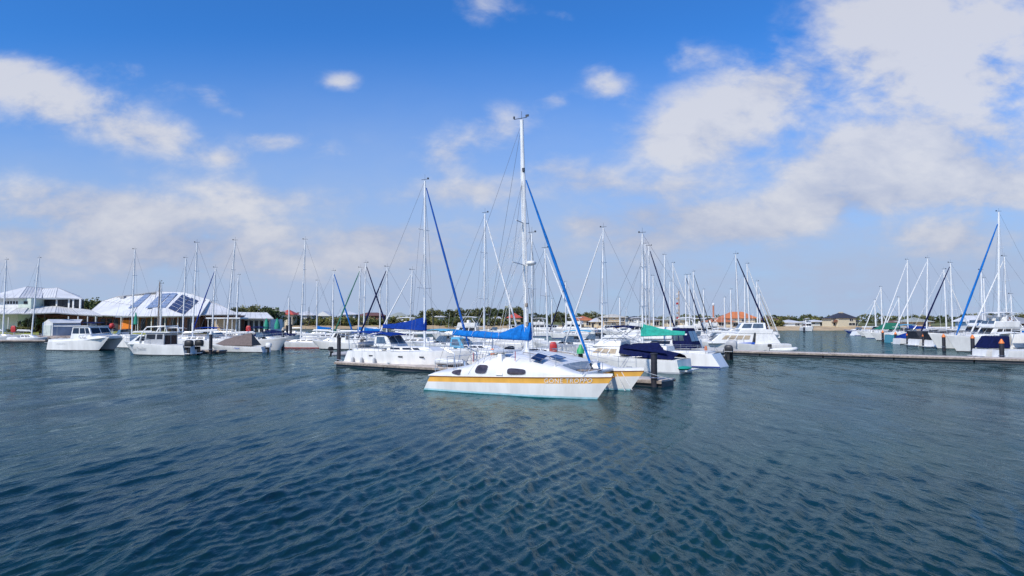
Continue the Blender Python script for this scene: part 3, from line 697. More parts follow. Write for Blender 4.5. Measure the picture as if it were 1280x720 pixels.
    # crossbeam, trampoline nets, pulpits, lifelines
    MB().tube([(4.45, -2.5, 1.18), (4.45, 2.5, 1.18)], .11, 10).build('crossbeam', alu, root)
    net = bpy.data.materials.new('netting'); net.use_nodes = True; q = net.node_tree; bb = q.nodes['Principled BSDF']; bb.inputs['Base Color'].default_value = (.22, .22, .24, 1); bb.inputs['Roughness'].default_value = .9
    g = MB()
    for sg in (-1, 1):
        for i in range(14): g.tube([(3.35 + i * .08, sg * .35, 1.22), (3.35 + i * .08, sg * 2.1, 1.2)], .012, 4)
        for i in range(22): g.tube([(3.3, sg * (.35 + i * .08), 1.21), (4.42, sg * (.35 + i * .08), 1.2)], .012, 4)
    g.build('trampoline_net', net, root)
    MB().box((3.9, 0, 1.24), (1.3, .55, .07)).build('walkway', wood, root, bev=.01)
    for sg in (-1, 1):
        m = MB(); pts = []
        for s in (-4.2, -2.9, -1.5, .2, 1.8, 3.3, 4.6, 5.7):
            y = sg * (HY + wd(s) * .6); zb = (hgt(s) * .6 + edge(s) * .4) if s < 4.7 else edge(s); 
            if s > -2 and s < 3: y = sg * 2.75; zb = hgt(s) - .25
            p = Vector((s, y, zb)); pts.append(p + Vector((0, 0, .62))); m.tube([p, p + Vector((0, 0, .62))], .015, 5)
        m.tube(pts, .008, 4); m.tube([p - Vector((0, 0, .3)) for p in pts], .008, 4)
        m.tube([(4.8, sg * 2.35, 1.25), (5.2, sg * 2.4, 1.85), (6.0, sg * 2.6, 1.9), (5.2, sg * 2.85, 1.85), (4.8, sg * 2.9, 1.25)], .018, 6)
        m.build('lifeline', steel, root)
    # anchor bridle lines crossing the port bow
    m = MB()
    for a, b in (((4.6, 2.1, 1.15), (5.3, 1.8, .05)), ((4.9, 2.1, 1.2), (5.65, 1.95, .1))): m.tube([a, b], .022, 5)
    m.build('mooring_line', cwhite, root)
    m = MB().tube([(6.15, -HY, 1.18), (6.3, -HY, 1.14)], .05, 8); m.build('stem_fitting', rub, root)
    # seams, grab rails, chainplates, cleats and a mooring warp
    for sg in (-1, 1):
        MB().tube([(-1.75 + .02 * k, sg * (wally(-1.75 + .02 * k, 1.02 + .035 * k) + .004), 1.02 + .035 * k) for k in range(18)], .010, 4).build('panel_seam', grey, cab)
        MB().tube([(2.4, sg * 1.6, hgt(2.4) - .02), (2.35, sg * 1.6, hgt(2.35) + .08), (.8, sg * 1.6, hgt(.8) + .04), (.75, sg * 1.6, hgt(.75) - .06)], .02, 5).build('grab_rail', wood, cab)
        for s in (-4.2, .6, 5.3): MB().box((s, sg * (HY + wd(s) * .35), (edge(s) if s > 4 else hgt(s)) + .05), (.3, .06, .07)).build('cleat', steel, root)
    MB().tube([(5.6, HY + .1, 1.25), (6.3, HY + 1.0, .9), (7.2, HY + 1.9, .55)], .018, 5).build('mooring_warp', cwhite, root)
    MB().tube([(-4.4, HY + .1, 1.2), (-5.2, HY + .8, .8), (-5.8, HY + 1.6, .5)], .018, 5).build('mooring_warp', cwhite, root)
    # solar panels on the foredeck
    for (a, b, y0, y1) in ((1.9, 2.45, -2.85, -2.05), (2.4, 3.0, -1.7, -.9)):
        zz = hgt((a + b) / 2) + .16
        o = MB().plate([(a, y0, hgt(a) + .10 - (.16 if y0 < -2.5 else 0)), (b, y0, hgt(b) + .10 - (.16 if y0 < -2.5 else 0)), (b, y1, hgt(b) + .16), (a, y1, hgt(a) + .16)], .03, out=(0, 0, 1)); s = o.build('solar_panel', MC['solar'] if 'solar' in MC else mat('solar', (.012, .018, .07), .15, var=.2, coat=.6), root)
    # stern gear: helm seat, pushpit, davits with rolled tender, winches and dark gear bag
    m = MB()
    for y in (-1.2, 1.2): m.tube([(-3.9, y, 1.0), (-4.0, y, 2.0), (-4.7, y, 2.25)], .03, 6)
    m.tube([(-4.0, -1.9, 1.85), (-4.0, 1.9, 1.85)], .018, 6); m.tube([(-4.0, -1.9, 1.5), (-4.0, 1.9, 1.5)], .014, 6)
    for y in (-1.9, -.6, .6, 1.9): m.tube([(-4.0, y, 1.1), (-4.0, y, 1.85)], .016, 5)
    m.tube([(-3.4, -1.8, 1.2), (-4.3, 0, 2.4), (-3.4, 1.8, 1.2)], .016, 5)
    m.build('pushpit', steel, root)
    rnd = random.Random(8)
    for k in range(5): MB().ell((-2.6 + .28 * k, 1.0 + .2 * rnd.random(), hgt(-2.2 + .28 * k) + .16), (.24, .2, .17), 8, 6, pw=.8).build('gear_bag', green if k == 2 else black, root)
    for (x, y) in ((-3.1, -1.4), (-3.1, 1.4)): MB().tube([(x, y, hgt(x)), (x, y, hgt(x) + .22)], [.1, .07], 10).build('winch', steel, root)
    w = MB(); 
    w.tube([(-3.4 , .0 + .42 * math.cos(a), 2.0 + .42 * math.sin(a)) for a in [2 * math.pi * k / 20 for k in range(21)]], .018, 5, cap=False); w.tube([(-3.4, 0, 1.5), (-3.4, 0, 2.0)], .04, 6); w.build('steering_wheel', steel, root)
    MB().tube([(-3.7, 2.6, 1.4), (-3.7, 2.6, 2.9), (-3.75, 2.6, 3.0)], .03, 6).ell((-3.7, 2.6, 1.9), (.16, .12, .3), 10, 6, mi=1).build('man_overboard_pole', [steel, orangep], root)
    return root
catamaran()
# ------------------------------------------------------------------ pontoons and piles
DIR = Vector((.84, -.547, 0)).normalized(); NRM = Vector((.547, .84, 0)).normalized()
def pontoon(label, a, length, width, group=None, d=DIR, n=NRM, z=.42):
    ang = math.atan2(d.y, d.x)
    root = empty('pontoon', (a.x, a.y, 0), ang, label, 'pontoon', group)
    k = max(1, round(length / 6)); seg = length / k
    for i in range(k):
        MB().box((i * seg + seg / 2, width / 2, z - .06), (seg - .04, width, .12)).build('deck_slab', conc, root, bev=.015)
        MB().box((i * seg + seg / 2, width / 2, .04), (seg - .1, width * .9, .5)).build('float', dark, root, bev=.03)
    MB().box((length / 2, -.05, z - .13), (length, .08, .16)).box((length / 2, width + .05, z - .13), (length, .08, .16)).build('waling', wood, root)
    for i in range(0, k, 1):
        m = MB().box((i * seg + .6, .12, z + .05), (.08, .08, .1)).box((i * seg + .6, .12, z + .11), (.34, .07, .05)); m.build('cleat', steel, root)
    return root
PG = 'mooring piles along the pontoons'
def pile(px, Y, ztop, label, cap=None, r=.17, shape='cone'):
    o = empty('mooring_pile', (gx(px, Y), Y, 0), 0, label, 'mooring pile', PG)
    MB().tube([(0, 0, -1), (0, 0, ztop)], [r, r * .97], 14).build('shaft', pile_m, o)
    c = MB().tube([(0, 0, ztop), (0, 0, ztop + .06), (0, 0, ztop + (.42 if cap else .08))], [r * 1.12, r * 1.12, r * .25 if cap else r], 14); c.build('cap', cap or pile_m, o)
    g = MB().tube([(math.cos(a) * r * 1.35, math.sin(a) * r * 1.35, .55) for a in [2 * math.pi * k / 12 for k in range(13)]], .03, 5, cap=False); g.build('guide_ring', steel, o)
    return o
A = Vector((8.8, 39.35, 0))
# one long finger behind the catamaran, built from its left end
e = Vector((gx(419, 57.4), 57.4, 0)); d = (A - e).normalized(); nn_ = Vector((-d.y, d.x, 0))
pontoon('long concrete finger pontoon running behind the orange striped catamaran, white yacht tied along it', e, (A - e).length, 1.9, d=d, n=nn_)
pile(817, 39.6, zat(443, 39.6), 'tall plain black pile right of the orange bows, with no cap', r=.19)
pile(424, 57.9, zat(423, 57.9), 'plain black pile at the left end of the long finger pontoon, white yacht behind it', r=.17)
a2 = Vector((gx(850, 50.5), 50.5, 0)); pontoon('concrete finger pontoon beside the cruiser with navy covers', a2 - DIR * 9, 9, 1.2)
a3 = Vector((gx(874, 57.5), 57.5, 0)); pontoon('concrete finger pontoon under the stern of the boat with white canopy', a3 - DIR * 11, 11, 1.2)
jr = Vector((gx(1330, 58.5), 58.5, 0)); jl = Vector((gx(878, 79), 79, 0)); jd = (jr - jl).normalized()
pontoon('very long low concrete walkway pontoon crossing the open water to the right edge', jl, (jr - jl).length, 2.3, d=jd, z=.48)
pontoon('short pontoon behind the twin outboard cabin boat, by the white capped pile', Vector((gx(226, 80), 80, 0)), 5, 1.6, d=Vector((1, -.12, 0)).normalized())
pile(264, 79, zat(418, 79), 'black pile with white cap at the short left pontoon, beside twin outboard boat', cwhite, r=.2)
pile(354, 92, zat(413, 92), 'short black pile with cream cap behind the bow of a white sports cruiser', beige, r=.2)
pile(359, 150, zat(407, 150), 'dark pile, left one of a far pair beside the navy covered boat', None, r=.3)
pile(363.5, 150, zat(406, 150), 'dark pile, right one of a far pair beside the navy covered boat', None, r=.3)
cor = [(1103, 125, 413), (1119, 116, 415), (1134, 108, 416), (1154, 98, 417), (1179, 86, 417.5), (1215, 76, 418.5), (1251, 64, 424)]
wh = ['farthest of its row, before the green canopy boat', 'by the teal hulled boat', 'by the bright blue covered boat', 'in front of the dark grey bow', 'between the dark bow and the white flybridge boat', 'in front of the tall white cruiser with blue furled sail', 'nearest and thickest, before the navy canopy boat']
for (px, Y, yt), w in zip(cor, wh): pile(px, Y, zat(yt, Y) - .4, 'black pile, orange cap, ' + w, orangep, r=.21)
for px, Y, w in ((690, 200, 'in front of the pale far cruisers, left of two'), (704, 198, 'in front of the pale far cruisers, right of two'), (741, 190, 'beside small far boat under the orange roof')):
    pile(px, Y, zat(404, Y), 'far dark pile standing ' + w, None, r=.3)
pile(1005, 230, 1.6, 'small far pile at the end of the middle boats, alone in open water', None, r=.35)
# channel marker with green cap and red-capped one seen over the catamaran's deck
def pedestal(px, Y, z0, m, label, h=.75):
    o = empty('service_pedestal', (gx(px, Y), Y, .43), 0, label, 'power pedestal')
    MB().box((0, 0, h / 2), (.34, .30, h)).build('body', white if m is red else black, o, bev=.04)
    MB().tube([(0, 0, h), (0, 0, h + .25), (0, 0, h + .7)], [.3, .28, .05], 12).build('cap', m, o)
pedestal(725.5, 50.5, 0, greenp, 'pedestal with green cone cap behind the catamaran foredeck', 1.0)
def ring(px, Y, z, label):
    o = empty('life_ring_box', (gx(px, Y), Y, .43), 0, label, 'rescue post')
    MB().tube([(0, 0, 0), (0, 0, z)], .05, 8).build('post', white, o)
    MB().ell((0, -.08, z - .1), (.28, .16, .5), 12, 8, pw=.7).build('cover', red, o)
    MB().box((0, 0, z - .1), (.64, .12, 1.1)).build('back_board', white, o, bev=.03)
ring(691.5, 49.0, 1.55, 'red rescue cover on white board behind the catamaran cabin')

# ------------------------------------------------------------------ near yachts of the middle finger
y12, L12, hb12, sh12 = yacht('large white yacht with royal blue sail cover, tied on the near side finger pontoon', 531, 54.9, 226, -30, L=12.6, B=3.9, furl=mblue, fr=.08, cover=blue, bl=4.6, fb=1.62, mfrac=.13, lean_px=-1, mr=.105, boom_z=3.15, h0=1.0, ftop=.955, spreaders=2, cabin_h=.40)
for t in (.13, .22, .34): fenders(y12, L12, hb12, sh12, [t], -1, grey)
for t in (.30, .55, .70):     # hull ports
    x = -L12 / 2 + t * L12; MB().box((x, -hb12(t) * .985, 1.02), (.42, .05, .09)).build('hull_port', glass, y12)
dodger(y12, -2.9, -.9, 1.15, 1.75, 2.75, cwhite); bimini(y12, -5.4, -3.2, 1.35, 3.05, blue, 1.5); bimini(y12, -3.3, -1.0, 1.25, 2.95, blue, 1.7, name='dodger_top', drop=.2)
m = MB()
for sg in (-1, 1): m.tube([(-5.6, sg * 1.1, 1.4), (-5.7, sg * 1.1, 2.6), (-6.8, sg * 1.1, 2.7)], .04, 6)
m.build('davit', steel, y12)
def inflatable(px, Y, z, head, L, W_, label, m=rib, roll=0.0, ob=True):
    o = empty('inflatable_dinghy', (gx(px, Y), Y, z), R(head), label, 'dinghy'); o.rotation_euler.x = roll
    pts = [(-L / 2, -W_ / 2, 0), (0, -W_ / 2, 0), (L * .28, -W_ * .46, .04), (L * .44, -W_ * .25, .12), (L * .5, 0, .16), (L * .44, W_ * .25, .12), (L * .28, W_ * .46, .04), (0, W_ / 2, 0), (-L / 2, W_ / 2, 0)]
    MB().tube(pts, [.12, .22, .22, .21, .2, .21, .22, .22, .12], 12).build('tube', m, o)
    MB().plate([(-L / 2 + .15, -W_ / 2, -.12), (L * .4, -W_ * .2, -.05), (L * .4, W_ * .2, -.05), (-L / 2 + .15, W_ / 2, -.12)], .06, out=(0, 0, 1)).build('floor', grey, o)
    MB().box((-L / 2 + .25, 0, .05), (.06, W_, .42)).build('transom', grey, o)
    MB().box((.1, 0, .12), (.28, W_, .05)).build('thwart', white2, o)
    if ob: outboard(o, -L / 2 + .2, 0, .25, .7, black)
    return o
inflatable(458, 59.5, 1.25, 60, 3.1, 1.5, 'pale grey inflatable hung tilted on davits behind the large white yacht', cwhite, roll=R(-60), ob=False)
inflatable(436, 61.5, .85, 25, 3.2, 1.4, 'grey inflatable with black motor left of the large white yacht', rib)
MB_ = None
y13 = yacht('white yacht with light blue deck covers behind the catamaran, plain white furled sail', 605, 66, 267, -30, bowpx=660, L=11.5, furl=cwhite, fr=.075, cover=None, fb=1.3, bim=lblue, dod=lblue, lean_px=1, mr=.10, nz=1)[0]
yacht('white yacht hidden behind the catamaran mast, tall thin spar', 665, 55, 292, -30, L=10, furl=None, cover=None, fb=1.25, mr=.08, simple=True, nz=1)
yacht('white sloop with white furled sail between the catamaran mast and the red rescue cover', 684.5, 60, 311, -34, L=10, bowpx=722, furl=cwhite, fr=.07, lean_px=-3, fb=1.2, mr=.085, simple=True)
yacht('small distant sloop with furled sail, seen just left of the blue forestay', 707.5, 150, 353, 180, L=10, furl=navy, fr=.10, simple=True)
yacht('white sloop with white furled sail leaning left, right of the catamaran forestay', 752, 70, 285, 148, bowpx=716, L=11.5, furl=cwhite, fr=.075, lean_px=3, fb=1.3, mr=.085)
# cruiser with navy covers
c17, L17, hb17, sh17 = cruiser('white cruiser with navy covers over stern and top, by the tall black pile', 769, 53.6, 147, 11.2, 'none', B=3.5, fb=1.35, mats=(nb, grey, white, white), name='covered_cruiser')
f, ff = frustum(c17, 'cabin', -1.0, 3.0, 1.35, 1.1, 1.85, sf=1.3, sb=0, tw=.2, m=white, bev=.08, wr=.2); panes(f, ff, ('stbd', 'port'), [(.12, .30), (.33, .50), (.53, .70)], .30, .82, curt)
f2, ff2 = frustum(c17, 'upper_cabin', -.9, 1.6, 1.1, 1.85, 2.35, sf=.7, sb=0, tw=.2, m=white, bev=.08); panes(f2, ff2, ('front',), [], .2, .8, glassb)
bimini(c17, -1.9, .4, 1.15, 3.55, navy, 2.3)
m = MB()
m.loft([[(-.9, -1.4, 1.4), (-.9, -1.1, 1.95), (-.9, 0, 2.1), (-.9, 1.1, 1.95), (-.9, 1.4, 1.4)], [(-2.2, -1.6, 1.2), (-2.2, -1.2, 1.7), (-2.2, 0, 1.9), (-2.2, 1.2, 1.7), (-2.2, 1.6, 1.2)], [(-3.6, -1.65, 1.1), (-3.6, -1.2, 1.5), (-3.6, 0, 1.75), (-3.6, 1.2, 1.5), (-3.6, 1.65, 1.1)], [(-5.3, -1.55, 1.02), (-5.3, -1.1, 1.25), (-5.3, 0, 1.45), (-5.3, 1.1, 1.25), (-5.3, 1.55, 1.02)]], closed=False, cap=False)
m.build('cockpit_cover', navy, c17, ang=20)
m = MB().plate([(-1.2, 1.4, 1.8), (-4.8, 1.5, 1.45), (-3.6, .0, 2.2), (-1.6, .0, 2.1)], .03, out=(0, 0, 1)); m.build('awning', navy, c17)
m = MB()
for sg in (-1, 1): m.tube([(-1.5, sg * 1.1, 2.2), (.6, sg * 1.0, 3.4)], .02, 5); m.tube([(.6, sg * 1.1, 2.2), (-1.6, sg * 1.0, 3.45)], .02, 5)
m.build('top_frame', steel, c17)
MB().ell((-5.9, .8, .4), (.5, .9, .14), 10, 6).build('teal_float', teal, c17)
# yacht with teal boom cover + white canopy boat
yacht('white yacht with a teal green sail cover on its boom, behind the navy covered cruiser', 803, 60.5, 292, 147, L=12.2, furl=None, cover=teal, bl=4.1, fb=1.35, lean_px=1, mr=.09, cabin_h=.55, h0=1.05, boom_z=2.55, nz=4)
c19, L19, hb19, sh19 = cruiser('white boat with tall white canopy and navy windowed enclosure', 828, 65.5, 147, 9.2, 'none', B=3.2, fb=1.45, name='canopy_cruiser')
f, ff = frustum(c19, 'cabin', -1.6, 3.2, 1.4, 1.3, 2.2, sf=1.4, sb=0, tw=.2, m=white, bev=.1, wr=.2); panes(f, ff, ('stbd', 'port'), [(.1, .6)], .4, .75)
frustum(c19, 'canopy', -1.4, 1.9, 1.35, 2.1, 3.3, sf=1.2, sb=0, tw=.25, m=cwhite, bev=.12)
f, ff = frustum(c19, 'cockpit_enclosure', -3.5, -1.4, 1.35, 1.3, 3.2, sf=0, sb=.7, tw=.2, m=navy, bev=.08); panes(f, ff, ('stbd', 'port'), [(.36, .60), (.66, .92)], .38, .84, glassb, th=.02); panes(f, ff, ('back',), [], .35, .85, glassb)
MB().ell((-4.6, 1.2, 1.2), (.14, .14, .45), 8, 6).build('life_buoy', orangep, c19)
yacht('white yacht among the clustered masts, thin spar right of the teal cover', 807.5, 90, 305, 147, L=11, furl=None, simple=True)
yacht('white yacht with navy furled sail slanting down right of the clustered masts', 812, 84, 308, -12, bowpx=838, L=9.6, furl=navy, fr=.085, simple=True, lean_px=0)
# silver outboard rib
rb, Lr, hbr, shr = cruiser('dark rigid inflatable with a large silver and black outboard, right of the canopy boat', 868, 70, 150, 6.5, 'none', B=2.5, fb=.9, mats=(nb, dark, dark, grey), name='rigid_inflatable', cat='dinghy', rails=False, ant=False, simple=True)
outboard(rb, -3.3, 0, .9, 1.6, grey); outboard(rb, -3.3, .9, .7, 1.2, dark)
MB().tube([(-3.2, -1.25, .85), (1.2, -1.25, .95), (3.0, -.3, 1.15), (3.0, .3, 1.15), (1.2, 1.25, .95), (-3.2, 1.25, .85)], .24, 10).build('tube', rib, rb)
frustum(rb, 'console', -.8, .4, .5, .8, 2.0, sf=.3, sb=.2, tw=.1, m=white, bev=.05)

# ------------------------------------------------------------------ middle distance, seen over the finger
cruiser('far white flybridge cruiser behind the furled blue sail, rounded dark side window', 578, 128, 170, 12.5, 'flybridge', simple=True)
YM = [ # label, px, Y, ytop, head, kw
 ('sloop with bright blue cover on short boom, left of the hardtop motor boat', 396, 150, 351, 180, dict(L=9.5, cover=azure, simple=True)),
 ('sloop with blue furled sail slanting right, mast behind the hardtop motor boat', 416, 120, 339, 0, dict(bowpx=431, furl=azure, fr=.12, simple=True, L=10)),
 ('sloop with dark green furled sail crossing to the left, behind the davit dinghies', 448, 110, 335, 180, dict(bowpx=424, furl=green, fr=.10, cover=azure, simple=True, lean_px=2, L=11)),
 ('sloop with navy furled sail slanting right, tallest mast above the davit dinghies', 454.5, 105, 329, 0, dict(bowpx=468, furl=navy, fr=.10, simple=True, lean_px=2, L=11)),
 ('sloop with navy furled sail slanting left behind the royal blue cover tip', 483.5, 92, 334, 180, dict(bowpx=462, furl=navy, fr=.10, simple=True, L=10.5)),
 ('small sloop with a bare thin mast, left of the royal blue sail cover', 475, 160, 356, 0, dict(L=8, simple=True)),
 ('sloop with long white furled sail sloping left behind the royal blue sail cover', 512, 88, 338, 180, dict(bowpx=484, furl=cwhite, fr=.08, simple=True, lean_px=3, L=11.5)),
 ('sloop behind the clustered masts, second spar leaning right', 829, 118, 319, 180, dict(L=11, simple=True, lean_px=3)),
 ('sloop with white furled sail slanting right, beside the beige flag mast', 843, 122, 329, 0, dict(bowpx=874, furl=cwhite, fr=.09, simple=True, lean_px=-1, L=11)),
 ('sloop with dark furled sail, left of three short masts beside the beige flag mast', 857.5, 135, 344, 0, dict(bowpx=876, furl=navy, fr=.10, simple=True, L=10)),
 ('sloop with white furled sail, middle one of three short masts', 862, 130, 343.6, 0, dict(bowpx=884, furl=cwhite, fr=.09, simple=True, L=10)),
 ('sloop with thin dark furled sail, right one of three short masts', 868.5, 145, 339.7, 0, dict(bowpx=888, furl=dark, fr=.08, simple=True, lean_px=-1, L=10)),
 ('white sloop with long navy furled sail, tallest mast over the cruiser with tan curtains', 924, 96, 318, -8, dict(bowpx=957, furl=navy, fr=.10, simple=False, lean_px=-3, L=11.5)),
 ('sloop with a plain slim mast, just right of the tallest mast over the tan curtains', 931, 150, 346, 180, dict(L=9.5, simple=True, lean_px=1)),
 ('sloop with white furled sail slanting far right, in front of the orange roofs', 937, 118, 330, 0, dict(bowpx=962, furl=cwhite, fr=.09, simple=True, lean_px=-2, L=10.5)),
 ('sloop with short mast and light furled sail near the end of the middle pontoon', 947, 128, 352, 0, dict(bowpx=967, furl=cwhite, fr=.08, simple=True, L=10.5)),
 ('farthest sloop at the end of the middle pontoon, low pale mast', 950, 165, 367, 0, dict(bowpx=968, furl=beige, fr=.10, simple=True, L=10)),
]
for lb, px, Y, yt, hd, kw in YM: yacht(lb, px, Y, yt, hd, **kw)
for px_, Y_q, yt_, w_ in ((690, 170, 374, 'between the two far dark piles'), (775, 172, 372, 'over the dark roofed modern house'), (817, 125, 345, 'inside the tallest mast cluster'), (838, 150, 352, 'left of the beige flag mast'), (880, 160, 362, 'left of the orange marker pole'), (906, 165, 372, 'above the low orange roof'), (914, 150, 362, 'left of the tallest mast over the tan curtains'), (361, 170, 372, 'above the navy covered boat'), (637, 165, 368, 'left of the catamaran mast')):
    yacht('distant small sloop with slim bare mast ' + w_, px_, Y_q, yt_, 180 if px_ % 2 else 0, L=9, simple=True)
for px_, Y_q, hd_, L_q, st_, lb_ in ((818, 100, 150, 9, 'hardtop', 'white hardtop boat tucked behind the teal sail cover'), (850, 98, 165, 9.5, 'flybridge', 'white flybridge boat behind the navy windowed enclosure'), (893, 112, 175, 9, 'sport', 'white sports boat behind the windscreen of the tan curtained cruiser'), (740, 95, 150, 9, 'sport', 'open white sports boat seen between the green pedestal and bare mast'), (868, 138, 170, 10, 'flybridge', 'white flybridge boat under the three short masts'), (915, 128, 175, 10, 'hardtop', 'white hardtop boat above the tan curtained cruiser roof'), (712, 78, 150, 10, 'sport', 'long low white boat behind the green capped pedestal'), (632, 84, 150, 10, 'hardtop', 'white hardtop boat directly behind the bright blue sail cover'), (556, 80, 150, 10, 'sport', 'white sports boat behind the bow of the large white yacht'), (500, 100, 175, 10, 'flybridge', 'white flybridge boat behind the royal blue sail cover'), (455, 125, 175, 9, 'sport', 'white sports boat behind the davit dinghies'), (212, 118, 175, 9, 'sport', 'white sports boat behind the roll bar of the twin outboard boat')):
    cruiser(lb_, px_, Y_q, hd_, L_q, st_, simple=True, cover={'sport': [cwhite, lblue, cwhite][px_ % 3]}.get(st_), rails=False)
inflatable(566, 50.8, .55, 150, 2.9, 1.4, 'small tender with dark underside beside the bow of the large white yacht', cwhite, roll=R(25), ob=False)
# far row of pale motor cruisers across the channel
FR = [(668, 196, 175, 13, 'flybridge', 'far cream hulled flybridge cruiser directly right of the catamaran mast'), (693, 200, 20, 11, 'hardtop', 'far white hardtop boat between two far dark piles'), (713, 192, 160, 15, 'flybridge', 'largest far white flybridge cruiser under the blue forestay'),
      (735, 205, 10, 10, 'sport', 'far low sports cruiser in front of the orange tiled roof'), (757, 215, 170, 10, 'hardtop', 'far white hardtop boat before the tan two storey house'), (778, 175, 170, 10.5, 'sport', 'far sports boat behind the navy topped cruiser'),
      (649, 205, 5, 11, 'hardtop', 'far hardtop boat hidden partly by the blue sail cover'), (845, 160, 175, 11, 'hardtop', 'far white hardtop boat below the beige flag mast'), (880, 150, 175, 12, 'flybridge', 'far white flybridge cruiser below the low orange roofs'),
      (905, 165, 170, 10, 'sport', 'far white sports cruiser between orange roofs and tan curtained cruiser'), (868, 120, 170, 10, 'sport', 'white sports boat behind the large silver outboard'), (790, 150, 175, 12, 'flybridge', 'far flybridge cruiser left of the clustered masts'),
      (820, 135, 170, 11, 'hardtop', 'white hardtop boat in the gap behind the white canopy'), (943, 150, 170, 10, 'hardtop', 'far hardtop boat beside the end of the middle boats'), (617, 190, 175, 10, 'sport', 'far low sports boat above the bright blue sail cover')]
for px, Y, hd, L, st, lb in FR: cruiser(lb, px, Y, hd, L, st, simple=True, rails=False, ant=(px % 2 == 0), mats=(nb, dark, white2 if px in (668, 649) else white, white))
pontoon('far walkway pontoon in front of the pale motor cruisers across the channel', Vector((gx(640, 188), 188, 0)), 32, 2.2, d=Vector((1, 0, 0)), z=.6)

# cruiser with tan curtains by the long walkway
c20, L20, hb20, sh20 = cruiser('long white cruiser with tan curtained windows and blue wedge stripe, beside the walkway start', 926, 86, 172, 11.5, 'none', B=3.5, fb=1.3, mats=(nb, dark, white, white), stripe=(.24, .12), name='cabin_cruiser')
f, ff = frustum(c20, 'cabin', -1.2, 4.3, 1.45, 1.0, 2.25, sf=1.5, sb=-.35, tw=.2, m=white, bev=.08); panes(f, ff, ('stbd', 'port'), [(.12, .27), (.30, .46), (.49, .64), (.67, .80)], .42, .84, curt); panes(f, ff, ('front',), [], .3, .85, glass)
f, ff = frustum(c20, 'flybridge', -3.6, .6, 1.3, 2.25, 2.8, sf=.3, sb=-.1, tw=-.02, m=white, bev=.06)
f2, ff2 = frustum(c20, 'upper_screen', -2.9, .6, 1.15, 2.8, 3.65, sf=.6, sb=.1, tw=.2, m=white, bev=.05); panes(f2, ff2, ('stbd', 'port'), [(.1, .5), (.55, .9)], .2, .85, glassb); panes(f2, ff2, ('front',), [], .2, .85, glassb)
for sg in (-1, 1): MB().plate([(3.2, sg * (hb20(.75) + .0) , .98), (-1.3, sg * (hb20(.4) + .02), .95), (-1.3, sg * (hb20(.4) + .015), 1.22)], .02, out=(0, sg, 0)).build('blue_wedge', bootb if 0 else mat('blue_wedge', (.02, .10, .50), .4), c20)
for sg in (-1, 1): MB().plate([(-1.25, sg * 1.47, 1.1), (-1.05, sg * 1.47, 1.1), (-1.35, sg * 1.32, 2.4), (-1.55, sg * 1.32, 2.4)], .03, out=(0, sg, 0)).build('door_frame', dark, f)
MB().ell((-2.2, -1.35, 2.5), (.45, .1, .25), 10, 6).build('life_ring', orangep, c20)
frustum(c20, 'cockpit_screen', -4.6, -1.5, 1.4, 1.0, 2.4, sf=.1, sb=.9, tw=.15, m=cwhite, bev=.05)
inflatable(978, 82, .35, -20, 3.0, 1.5, 'pale inflatable on the water behind the tan curtained cruiser', cwhite)

# ------------------------------------------------------------------ left group
yacht('white yacht cut by the left picture edge, pale mast', 4, 125, 325, 0, L=10, simple=False, furl=None, lean_px=1, nz=1)
yacht('small white sloop with leaning bare mast beside the white shed', 40, 122, 323, 0, L=7.6, furl=None, lean_px=6, cabin_h=.6, nz=1)
# power catamaran
pc = empty('power_catamaran', (gx(110, 89), 89, 0), R(-14), 'white power catamaran with dark wraparound windows, tunnel bow facing right', 'motor boat', MOT_G); rot_mat(pc)
Lp = 9.4
for yc in (-1.25, 1.25): hbp, shp = make_hull(pc, Lp, 1.45, 1.75, 1.15, 'motor', mats=(nb, dark, white, white), stripe=(.2, .14), n=16, yc=yc, rake=1.6, tr=.3)
m = MB().loft([[(x, -1.9, z), (x, -1.8, z + .35), (x, 0, z + .48), (x, 1.8, z + .35), (x, 1.9, z), (x, 0.6, z - .25), (x, -.6, z - .25)] for x, z in ((-4.4, 1.1), (-2, 1.12), (0, 1.25), (2, 1.45), (3.4, 1.6))] + [[(4.3, -1.4, 1.72), (4.3, -1.3, 1.85), (4.3, 0, 1.92), (4.3, 1.3, 1.85), (4.3, 1.4, 1.72), (4.3, .5, 1.6), (4.3, -.5, 1.6)]])
m.build('bridgedeck', white, pc, ang=30)
f, ff = frustum(pc, 'cabin', -1.0, 2.6, 1.75, 1.55, 3.15, sf=.85, sb=.15, tw=.22, m=white, bev=.08)
panes(f, ff, ('stbd', 'port'), [(.07, .40), (.44, .72), (.75, .95)], .42, .88, glass); panes(f, ff, ('front',), [], .42, .88, glass)
MB().box((-1.0, 0, 3.2), (5.6, 3.4, .10)).build('cabin_roof', white, pc, bev=.04)
for sg in (-1, 1): MB().tube([(-3.4, sg * 1.5, 1.3), (-3.4, sg * 1.5, 3.15)], .03, 6).build('roof_post', steel, pc)
MB().ell((.8, 0, 3.45), (.5, .45, .22), 12, 6).build('roof_pod', white, pc); bimini(pc, -.6, 2.2, 1.3, 3.75, navy, 3.2, name='roof_cover', frame=False)
for y in (-1.25, 1.25): outboard(pc, -Lp / 2 - .05, y, .9, 1.1, black)
bowrail(pc, Lp, lambda t: 1.9 * (1 if t < .8 else 1 - (t - .8) * 2), shp, .55)
text_mesh('The Reef', .34, 'lettering', dark, pc, lambda x, y: Vector((1.2 + x, -1.99 - .0, 1.72 + y)), 1.0)
text_mesh('SPACECRAFT 30', .2, 'lettering', grey, pc, lambda x, y: Vector((-2.2 + x, -1.25 - .715, .86 + y)), 1.0)
